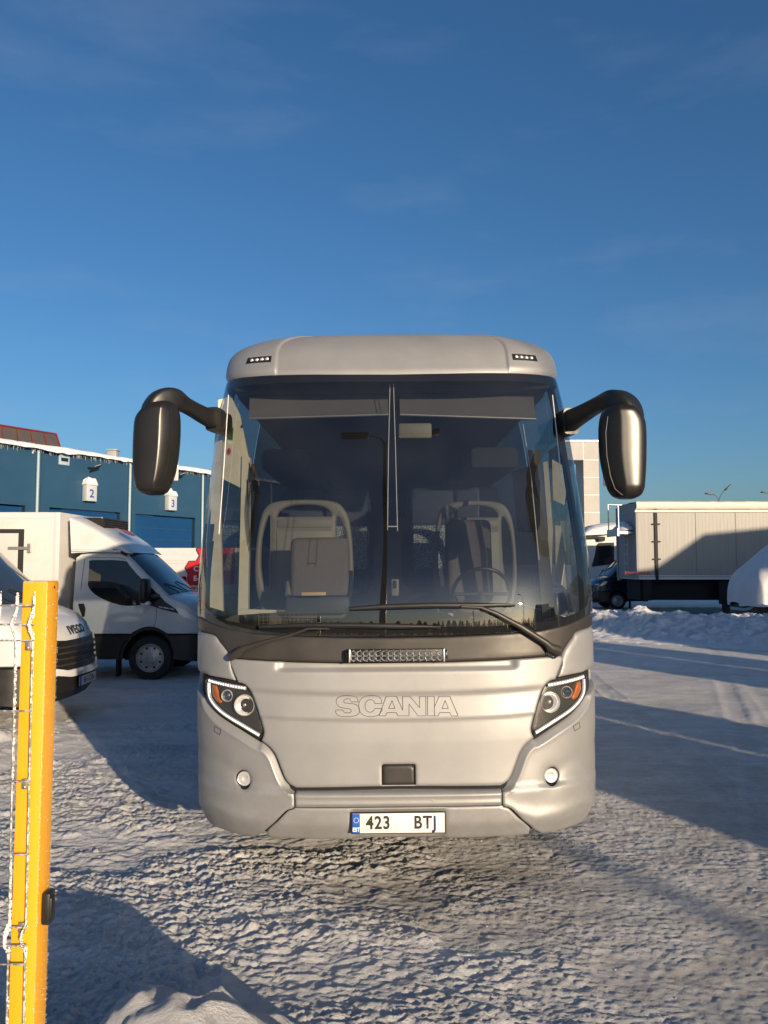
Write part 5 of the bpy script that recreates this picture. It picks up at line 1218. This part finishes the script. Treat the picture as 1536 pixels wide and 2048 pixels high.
# eaves: gutter and overhanging snow with icicles
MB().bx((L0, -.16, HB-.18), (L1, -.02, HB-.02), .02).obj('gutter', M['bluetrim'], bld, 30)
xs = np.arange(L0, L1, .06); ys = np.linspace(0, 1, 12); A, Bq = np.meshgrid(xs, ys)
hang = .13*fbm(A*.9, A*0+3, 3, 7)+.10*np.clip(fbm(A*2.2, A*0+8, 2, 9)-.5, 0, 1); ang_ = Bq*math.pi*.62
thk = .08+.09*fbm(A*.7, A*0, 3, 5)
Yq = -.24-.10*fbm(A*1.3, A*0+2, 2, 4)+(1-np.cos(ang_))*.35; Yq[-1] = 3; Zq = HB-.10-hang*(1-np.clip(Bq*2.5, 0, 1))+thk*np.sin(ang_)+.06*fbm(A*5, Bq*3, 3, 2)*.5
Zq[0] -= .02; snr = grid_mesh('roof_snow', A, Yq, Zq, M['snow']); snr.matrix_world = Matrix.Translation(bld.location) @ Matrix.Rotation(ang, 4, 'Z'); tag(snr, 'strip of snow hanging over the eaves of the blue warehouse', 'snow')
random.seed(4); mb = MB()
for k in range(420):
    t = random.uniform(-1, 13); l_ = .04+.22*random.random()**3; mb.lathe([(.010, 0), (.006, -l_*.5), (.001, -l_)], (t, -.14, HB-.14), (0, 0, 1), 5)
ic = mb.obj('icicles', mat('ice', (.45, .48, .50), .15, 0, spec=.8), bld, 60); ic['kind'] = 'stuff'
# numbered sign boxes with snow caps (they hang on the wall: things of their own)
for num, u, v, lab in (('2', 174, 986, 'white box sign with the blue number 2 on the warehouse wall'), ('3', 337, 1006, 'white box sign with the blue number 3 beside the coach mirror')):
    t = wt(u); z = wz(t, v); P_ = Q0+dv*t; s_ = empty('number_sign', lab, 'sign', (P_.x, P_.y, z), (0, 0, ang), 'numbered door signs')
    bx_ = MB().bx((-.25, -.28, -.34), (.25, -.02, .30), .01).obj('sign_box', mat('sign_white', (.42, .44, .46), .5), s_, 30)
    MB().bx((-.28, -.31, .30), (.28, .0, .34), .008).obj('sign_lid', M['boxwhite'], bx_, 30)
    text_mesh(num, .46, mat('sign_blue', (.01, .05, .25), .5), 'numeral', bx_, off=.008, fn=lambda x, y, zz: (x, -.284-zz, y-.05))
    X, Y = np.meshgrid(np.linspace(-.28, .28, 26), np.linspace(-.32, .0, 16)); H = .335+.27*np.clip(1-np.abs(X/.28)**4, 0, 1)**.5*np.clip(1-np.abs((Y+.16)/.16)**4, 0, 1)**.5*(.25+1.3*fbm(X*6+u, Y*3, 3, 12)); sn = grid_mesh('snow_lump', X, Y, H, M['snow']); sn.matrix_world = Matrix.Translation(s_.location) @ Matrix.Rotation(ang, 4, 'Z'); tag(sn, 'lump of snow on top of the sign with number '+('two' if num == '2' else 'three'), 'snow')
# roof with red edges standing behind the warehouse
rf = empty('rooftop', 'dark seamed roof with red edges rising behind the warehouse', 'building', (0, 0, 0))
A_p = at(-60, 842, 36.5); B_p = at(112, 869, 43); C_p = at(126, 890, 41.8); D_p = at(-60, 872, 35.5)
q = [A_p, B_p, C_p, D_p]; C_p.z -= .6; D_p.z -= .6
MB().extrude(q, (0, 0, -.25)).obj('roof_slope', mat('brown_roof', (.10, .075, .065), .6, noise=(1.2, (.07, .07, .075), .4, .7)), rf, 0)
MB().extrude([p+Vector((0, 0, -.26)) for p in (A_p, B_p, C_p, D_p)], (0, 0, -6.5)).obj('wall', mat('dark_wall', (.06, .06, .065), .8), rf, 0)
redm = mat('red_trim', (.22, .015, .015), .6)
for s0, s1 in ((A_p, B_p), (B_p, C_p)): MB().tube([s0+Vector((0, 0, .03)), s1+Vector((0, 0, .03))], .05, 6).obj('roof_edge', redm, rf, 60)
for k in range(1, 6): t = k/6; MB().tube([A_p.lerp(B_p, t)+Vector((0, 0, .03)), D_p.lerp(C_p, t)+Vector((0, 0, .03))], .022, 6).obj('roof_seam', redm, rf, 60)
p = at(212, 893, 37); MB().box((0, 0, 0), (.9, .9, .5), None, .03)
vt = MB().box((0, 0, -.3), (.45, .45, .7), None, .03).box((0, 0, .06), (.55, .55, .08), None, .02).obj('roof_vent', mat('vent_grey', (.30, .31, .33), .5), None, 30); vt.location = p+Vector((0, 1.0, -.1)); tag(vt, 'small grey vent box on the roof of the blue warehouse', 'vent')

# ================================================================== RIGHT: TRAILER, CABS, FRAME
YT = 28.8
tr0 = at(1278, 1157, YT); trl = empty('trailer', 'long grey corrugated moving-floor trailer with a rolled tarp on top', 'trailer', (tr0.x, YT, 0))
tz0 = tr0.z; tz1 = at(1278, 1002, YT).z; LT = 13.6
sidem = mat('trailer_aluminium', (.265, .262, .25), .55, .15, noise=(2.2, (.215, .212, .20), .35, .7, (9, 1, .25)))
tb = MB().bx((0, 0, tz0), (LT, 2.5, tz1-.34)).obj('trailer_body', sidem, trl, 0)
mb = MB(); x = .12
while x < LT: mb.bx((x, -.003, tz0+.14), (x+.008, 0, tz1-.36)); x += .135
mb.obj('side_ribs', sidem, tb, 0)
MB().bx((0, -.03, tz0-.04), (LT, 2.53, tz0+.05), .01).bx((0, -.02, tz0+.08), (LT, 0, tz0+.12)).obj('bottom_rail', M['boxwhite'], trl, 0)
MB().bx((-.12, -.06, tz1-.43), (LT, -.002, tz1-.34), .01).obj('top_rail', M['cream'], trl, 0)
X = np.linspace(-.05, LT, 300); T = np.linspace(0, 2*math.pi, 18); A, Bq = np.meshgrid(X, T); rr = .16+.02*fbm(A*5, Bq, 3, 3)
grid_mesh('tarp_roll', A, .10-rr*np.cos(Bq), tz1-.17+rr*np.sin(Bq)*1.0, mat('cream_tarp', (.62, .60, .53), .7), trl)
MB().bx((0, .1, tz1-.34), (LT, 2.5, tz1-.06)).obj('tarp_cover', mat('tarp_cover', (.5, .5, .48), .8), trl, 0)
X, Y = np.meshgrid(np.linspace(-.1, LT, 160), np.linspace(-.02, 2.5, 16)); sn = grid_mesh('roof_snow', X+tr0.x, Y+YT, tz1-.05+.05*fbm(X*2, Y*2, 3, 3), M['snow']); tag(sn, 'thin snow lying on the top of the trailer', 'snow')
xs_ = at(1312, 1100, YT).x-tr0.x; stp = MB().bx((xs_-.05, -.05, tz0-.06), (xs_+.06, -.012, tz1-.3)).obj('corner_strap', M['rubber'], trl, 0)
for v in (1048, 1083, 1118): z = at(1312, v, YT).z; MB().bx((xs_-.14, -.06, z-.03), (xs_+.16, -.045, z+.02)).obj('strap_buckle', M['rubber'], stp, 0)
for k in range(1, 9): MB().bx((k*1.5+xs_, -.012, tz0+.12), (k*1.5+xs_+.02, -.006, tz1-.43)).obj('panel_seam', M['beige'], tb, 0)
text_mesh('SCHWARZMULLER', .155, mat('red_ink', (.45, .03, .02), .5), 'side_lettering', trl, off=.003, sx=.72, fn=lambda x, y, z: (xs_-.72+x, -.014, tz0+.20+y))
# front wall with ladder and platform
MB().bx((-.03, .0, tz0), (-.002, 2.5, tz1-.1)).bx((-.07, .0, tz0), (-.032, .14, tz1-.1)).bx((-.07, 2.36, tz0), (-.032, 2.5, tz1-.1)).obj('front_wall', mat('front_wall_grey', (.22, .23, .25), .6), trl, 0)
def ladder(y0, y1, z0, z1, x, st_=.30):
    mb = MB().tube([(x, y0, z0), (x, y0, z1)], .022, 6).tube([(x, y1, z0), (x, y1, z1)], .022, 6); z = z0+.1
    while z < z1: mb.tube([(x, y0, z), (x, y1, z)], .018, 6); z += st_
    return mb.obj('ladder', M['rim'], trl, 60)
ladder(.72, 1.12, tz0+.1, tz1-1.25, -.16, .36)
pf_ = MB().bx((-.62, .35, tz1-1.22), (-.04, 1.75, tz1-1.12)).bx((-.66, .35, tz1-1.3), (-.60, 1.75, tz1-1.02)).obj('platform', M['alu'], trl, 0)
MB().tube([(-.6, .4, tz1-1.2), (-.6, .4, tz1-.1)], .025, 6).obj('hand_rail', M['alu'], pf_, 60); MB().tube([(-.6, 1.7, tz1-1.2), (-.6, 1.7, tz1+.0), (-.05, 1.7, tz1-.02)], .025, 6).obj('hand_rail', M['alu'], pf_, 60)
X, Y = np.meshgrid(np.linspace(-.66, -.02, 14), np.linspace(.3, 1.8, 24)); sn = grid_mesh('platform_snow', X+tr0.x, Y+YT, tz1-1.10+.42*np.clip(1-np.hypot((X+.2)/.5, (Y-1.05)/.8)**1.3, 0, 1), M['snow']); tag(sn, 'heap of snow on the platform at the front of the trailer', 'snow')
MB().bx((.2, .5, .55), (LT, 2.0, tz0-.05)).bx((.3, .1, .55), (.5, 2.4, tz0-.05)).obj('chassis', M['dark'], trl, 0)
MB().bx((3.0, .05, .42), (8.6, .12, tz0-.1)).obj('side_guard', M['dark'], trl, 0)
for x in (8.9, 10.2, 11.5): wheel(trl, x, .05, .52, .52, .38, (0, -1, 0))
xl = at(1461, 1180, YT).x-tr0.x; MB().bx((xl-.12, .3, .1), (xl+.1, .5, tz0-.1)).bx((xl-.2, .2, .0), (xl+.18, .6, .1)).obj('landing_leg', M['cowl'], trl, 0)
# dark van beyond the trailer, nose to the left
dl = at(1236, 1190, 32.6); vD, _, _ = van('dark_van', 'dark blue van with its nose showing left of the trailer', (dl.x, 33.6, 0), math.pi, M['darkpaint'], 'van')
MB().bx((-5.4, -.98, .4), (-1.285, .98, 2.35), .12).obj('cargo_body', M['darkpaint'], vD, 40)
# snow covered lorry cab further back
cl = at(1166, 1140, 38.0); cr = at(1262, 1140, 38.0); cz = at(1200, 1052, 38.0).z
cab_ = empty('lorry_cab', 'white lorry cab under thick snow, behind the dark van', 'truck', (cl.x, 38.0, 0))
wid = cr.x-cl.x; CP = lambda L: [(at(u, v, 38.0).x-cl.x, at(u, v, 38.0).z) for u, v in L]
cpf = CP([(1168, 1190), (1166, 1130), (1168, 1095), (1174, 1070), (1185, 1062), (1262, 1060), (1262, 1190)])
MB().extrude([(x, 0, z) for x, z in cpf], (0, 2.4, 0)).obj('cab_shell', M['white'], cab_, 30)
MB().extrude([(x, -.012, z) for x, z in CP([(1183, 1134), (1189, 1112), (1193, 1090), (1197, 1086), (1228, 1085), (1228, 1128), (1205, 1131)])], (0, .01, 0)).obj('window_surround', M['rubber'], cab_, 0)
MB().extrude([(x, -.024, z) for x, z in CP([(1196, 1128), (1198, 1092), (1222, 1090), (1222, 1112), (1212, 1117), (1206, 1128)])], (0, .01, 0)).obj('side_window', M['black_glass'], cab_, 0)
MB().extrude([(x, -.2, z) for x, z in CP([(1170, 1071), (1208, 1074), (1208, 1082), (1196, 1083), (1194, 1077), (1170, 1078)])], (0, .25, 0)).obj('sun_visor', M['rubber'], cab_, 0)
MB().bx((-.1, -.01, .3), (wid, 2.4, .95), .05).obj('cab_bumper', M['darkpaint'], cab_, 30)
wheel(cab_, wid*.62, -.02, .5, .5, .35, (0, -1, 0))
V = []; U = np.linspace(1160, 1266, 40); topv = np.interp(U, [1160, 1166, 1175, 1190, 1205, 1230, 1266], [1074, 1064, 1056, 1049, 1046, 1043, 1046]); botv = np.interp(U, [1160, 1170, 1210, 1232, 1266], [1074, 1071, 1069, 1066, 1064])
Yp = np.linspace(0, math.pi, 12); Xg = []; Yg = []; Zg_ = []
for a_ in Yp: Xg.append([at(u, 1060, 38).x for u in U]); Yg.append([39.1-1.45*math.cos(a_)]*len(U)); Zg_.append([at(u, bv, 38).z+(at(u, tv, 38).z-at(u, bv, 38).z)*math.sin(a_)**.5 for u, tv, bv in zip(U, topv, botv)])
sn = grid_mesh('cab_snow', np.array(Xg), np.array(Yg), np.array(Zg_), M['snow']); tag(sn, 'thick rounded snow on the roof of the lorry cab', 'snow')
# lattice thing behind the cab: a fir top bent with snow
# white portal frame of the building far behind
fx0 = at(1168, 1000, 62).x; fx1 = at(1199, 1000, 62).x; fz = at(1196, 884, 62).z; bzz = at(1150, 920, 62).z
pan = mat('pale_facade_panel', (.37, .36, .345), .6, noise=(.8, (.34, .33, .315), .4, .6))
fr2 = empty('portal_frame', 'tall pale panelled portal rising between the coach and its mirror', 'building', (fx0, 62, 0))
wd = fx1-fx0
MB().bx((0, 0, 0), (wd, 2.5, fz), .01).obj('column', pan, fr2, 0)
bm_ = MB().bx((-1.5, 0, bzz), (-.002, 6.0, fz-.003)).obj('beam', pan, fr2, 0)
mb = MB(); hh = (at(1180, 950, 62).z-at(1180, 985, 62).z)
for k in range(0, 9):
    z = bzz-k*hh
    if z > 0: mb.bx((0, -.012, z-.02), (wd, -.001, z+.02))
mb.bx((-.02, -.012, bzz), (.02, -.001, fz)); mb.obj('panel_joints', M['clamp'], fr2, 0)
MB().bx((-1.6, -.1, fz), (wd+.08, 6.1, fz+.14)).obj('coping', M['alu'], fr2, 0)
# snow buried van at the right edge
YS = 21.5; sl = at(1458, 1180, YS+1.9)
vS, VpS, _ = van('buried_van', 'pale blue van buried under smooth snow at the right edge', (sl.x+.90, YS+1.0, 0), math.pi, M['greypaint'], 'van')
MB().bx((-5.4, -.98, .4), (-1.285, .98, 2.45), .12).obj('cargo_body', M['greypaint'], vS, 40)
prof_t = [(-.10, .80), (-.04, 1.2), (.10, 1.5), (.25, 1.72), (.5, 1.95), (.7, 2.12), (1.0, 2.38), (1.25, 2.56), (1.7, 2.75), (2.6, 2.86), (6.4, 2.92)]   # distance behind the nose, height of the snow
prof_b = [(-.10, .70), (.4, .74), (.75, .80), (1.1, 1.05), (1.5, 1.30), (2.0, 1.45), (6.4, 1.5)]
Xn = vS.location.x-1.06; xa_ = np.concatenate([np.linspace(-.10, .3, 14), np.linspace(.36, 6.3, 90)]); tq = np.interp(xa_, *zip(*prof_t)); bq_ = np.interp(xa_, *zip(*prof_b))
for _ in range(3): tq[1:-1] = (tq[:-2]+2*tq[1:-1]+tq[2:])/4
Ag, Tg_ = np.meshgrid(xa_, np.linspace(0, math.pi, 30)); hw = 1.10*np.clip((Ag+.12)/.35, .0, 1)**.45
Yg = YS+1.0-hw*np.sign(np.cos(Tg_))*np.abs(np.cos(Tg_))**.7; Zg_ = bq_+(tq-bq_)*np.sin(Tg_)**.5; Xg = Xn+Ag; Zg_ = Zg_+.06*(fbm(Xg*1.6, Yg*1.6, 3, 6)-.5)
sn = grid_mesh('van_snow', Xg, Yg, Zg_, M['snow']); tag(sn, 'deep smooth snow blanket over the hood and roof of the buried van', 'snow')
# street lamps
def lamp(name, label, x, y, h, arms, r=.07, grp='street lamps'):
    o = empty(name, label, 'street lamp', (x, y, 0), (0, 0, 0), grp)
    MB().tube([(0, 0, 0), (0, 0, h*.5), (0, 0, h-.6)], [r*1.2, r, r*.7], 10).lathe([(r*2.2, 0), (r*2.2, .5), (r*1.3, .9)], (0, 0, 0), (0, 0, 1), 12).obj('pole', M['cowl'], o, 60)
    for dx, dy, dz in arms:
        a = MB().tube([(0, 0, h-.6), (dx*.12, dy*.12, h-.25), (dx*.5, dy*.5, h-.02+dz*.4), (dx, dy, h+dz)], r*.5, 8).obj('arm', M['cowl'], o, 60)
        an = math.atan2(dy, dx); MB().box((dx*1.22, dy*1.22, h+dz*1.15), (.80, .32, .12), (0, -math.atan2(dz, math.hypot(dx, dy)), an), .03).obj('lamp_head', M['cowl'], a, 50)
    return o
lp = at(1437, 975, 75); lamp('street_lamp', 'double-headed street lamp peeking over the trailer', lp.x, 75, lp.z-.75, [(-.75, 0, .1), (.75, 0, .65)], .07)
lp = at(1560, 975, 75); lamp('street_lamp', 'street lamp at the right edge with only its left head in view', lp.x, 75, lp.z-.6, [(-1.2, 0, .1), (1.2, 0, .5)], .07)
# ================================================================== BEHIND THE CAMERA: what throws the shadows and shows in the glass
def sunpt(c, back, along=0):
    """ground point with offset c across the sun direction, 'back' metres towards the sun"""
    az = math.atan2(SDIR.x, SDIR.y); h = Vector((SDIR.x, SDIR.y, 0)).normalized(); pr = Vector((-h.y, h.x, 0))*1.0
    if pr.x < 0: pr = -pr
    return pr*c+h*back
hdir = Vector((SDIR.x, SDIR.y, 0)).normalized(); az = math.atan2(hdir.y, hdir.x)
def lorry(label, c, back, wdt, hgt, ln=6.0, name='shadow_lorry'):  # unseen vehicles, added and sized to cast the shadow bands on the snow
    p = sunpt(c, back); o = empty(name, label, 'truck', (p.x, p.y, 0), (0, 0, az+math.pi/2), 'unseen lorries added to cast shadows')
    MB().bx((-wdt/2, -1.2, .9), (wdt/2-1.7, 1.2, hgt), .03).obj('cargo_box', M['boxwhite'], o, 30)
    cb_ = MB().extrude([(x, -1.15, z) for x, z in [(wdt/2-1.65, .5), (wdt/2-1.65, hgt-.35), (wdt/2-.6, hgt-.45), (wdt/2-.15, hgt*.55), (wdt/2, hgt*.5), (wdt/2, .5)]], (0, 2.3, 0)).obj('cab', M['white'], o, 30)
    MB().extrude([(x, -1.165, z) for x, z in [(wdt/2-1.4, hgt*.55), (wdt/2-1.4, hgt*.83), (wdt/2-.7, hgt*.83), (wdt/2-.3, hgt*.55)]], (0, 2.33, 0)).obj('side_window', M['black_glass'], cb_, 0)
    for x in (-wdt/2+1.0, wdt/2-1.0):
        for y_, ax in ((-1.2, (0, -1, 0)), (1.2, (0, 1, 0))): wheel(o, x, y_, .45, .45, .3, ax)
    MB().bx((-wdt/2, -.9, .35), (wdt/2, .9, .9)).obj('chassis', M['dark'], o, 0)
    return o
lorry('unseen white box lorry added behind the photographer to cast shade, nearer one', 6.8, 8, 3.95, 3.3)
lorry('tall unseen box lorry added behind the photographer to cast a shadow band', 12.75, 9.0, 3.5, 4.7)
lorry('long unseen lorry added at the far right to shade the snow bank', 17.4, 8, 5.0, 4.6)
p = sunpt(20.0, 10); hall = empty('shadow_hall', 'unseen grey hall added at the far right to shade the trailer', 'building', (p.x, p.y, 0), (0, 0, az+math.pi/2))
hx = -1 if (Matrix.Rotation(az+math.pi/2, 3, 'Z') @ Vector((1, 0, 0))).x < 0 else 1
hp_ = [(0, 0), (0, 6.4), (3.0*hx, 6.6), (4.6*hx, 7.7), (40*hx, 8.0), (40*hx, 0)]  # unseen hall, outline shaped to throw the sloped shadow on trailer and buried van
MB().extrude([(x, -4, z) for x, z in hp_], (0, 8, 0)).obj('wall', pan, hall, 0)
mb = MB()
for k in range(8): MB().bx((hx*(3+k*4.2), -4.03, 1.0), (hx*(5.4+k*4.2), -4.002, 3.2)).obj('window', M['black_glass'], hall, 0)
p = sunpt(3.68, 24); lamp('street_lamp', 'unseen street lamp pole added behind the photographer to cast a narrow shadow', p.x, p.y, 9, [(-1.2, .6, .1)], .07)  # unseen pole, added for the thin shadow strip by the coach corner
lamp('street_lamp', 'double-armed street lamp mirrored in the middle of the windshield', .0, -1.6, 11.0, [(-.62, .0, .0), (.75, .0, .15)], .045)
lamp('street_lamp', 'thin far street lamp mirrored low in the windshield', 9, -38, 9, [(-1.4, 0, .1), (1.4, 0, .1)], .09)
# distant wood and low hills all round the horizon behind
def forest(name, ang0, ang1, rad, n, hmin, hmax, seed):
    random.seed(seed); mb = MB()
    for i in range(n):
        t = R(ang0+(ang1-ang0)*i/n+random.uniform(-.3, .3)); r_ = rad+random.uniform(0, 25); h = random.uniform(hmin, hmax); w_ = h*random.uniform(.16, .24); c = Vector((math.sin(t)*r_, math.cos(t)*r_, 0))
        prof = [(w_*.1, 0), (w_, h*.12), (w_*.55, h*.3), (w_*.75, h*.34), (w_*.38, h*.56), (w_*.5, h*.6), (w_*.18, h*.8), (w_*.25, h*.83), (.02, h)]; mb.lathe(prof, c, (0, 0, 1), 6)
    o = mesh(name, mb.V, mb.F, mat('conifer_green', (.03, .045, .03), .9), None, False); return tag(o, 'dark line of conifers on the horizon behind the photographer', 'forest', kind='stuff')
forest('distant_forest', 95, 265, 170, 420, 8, 14, 2)
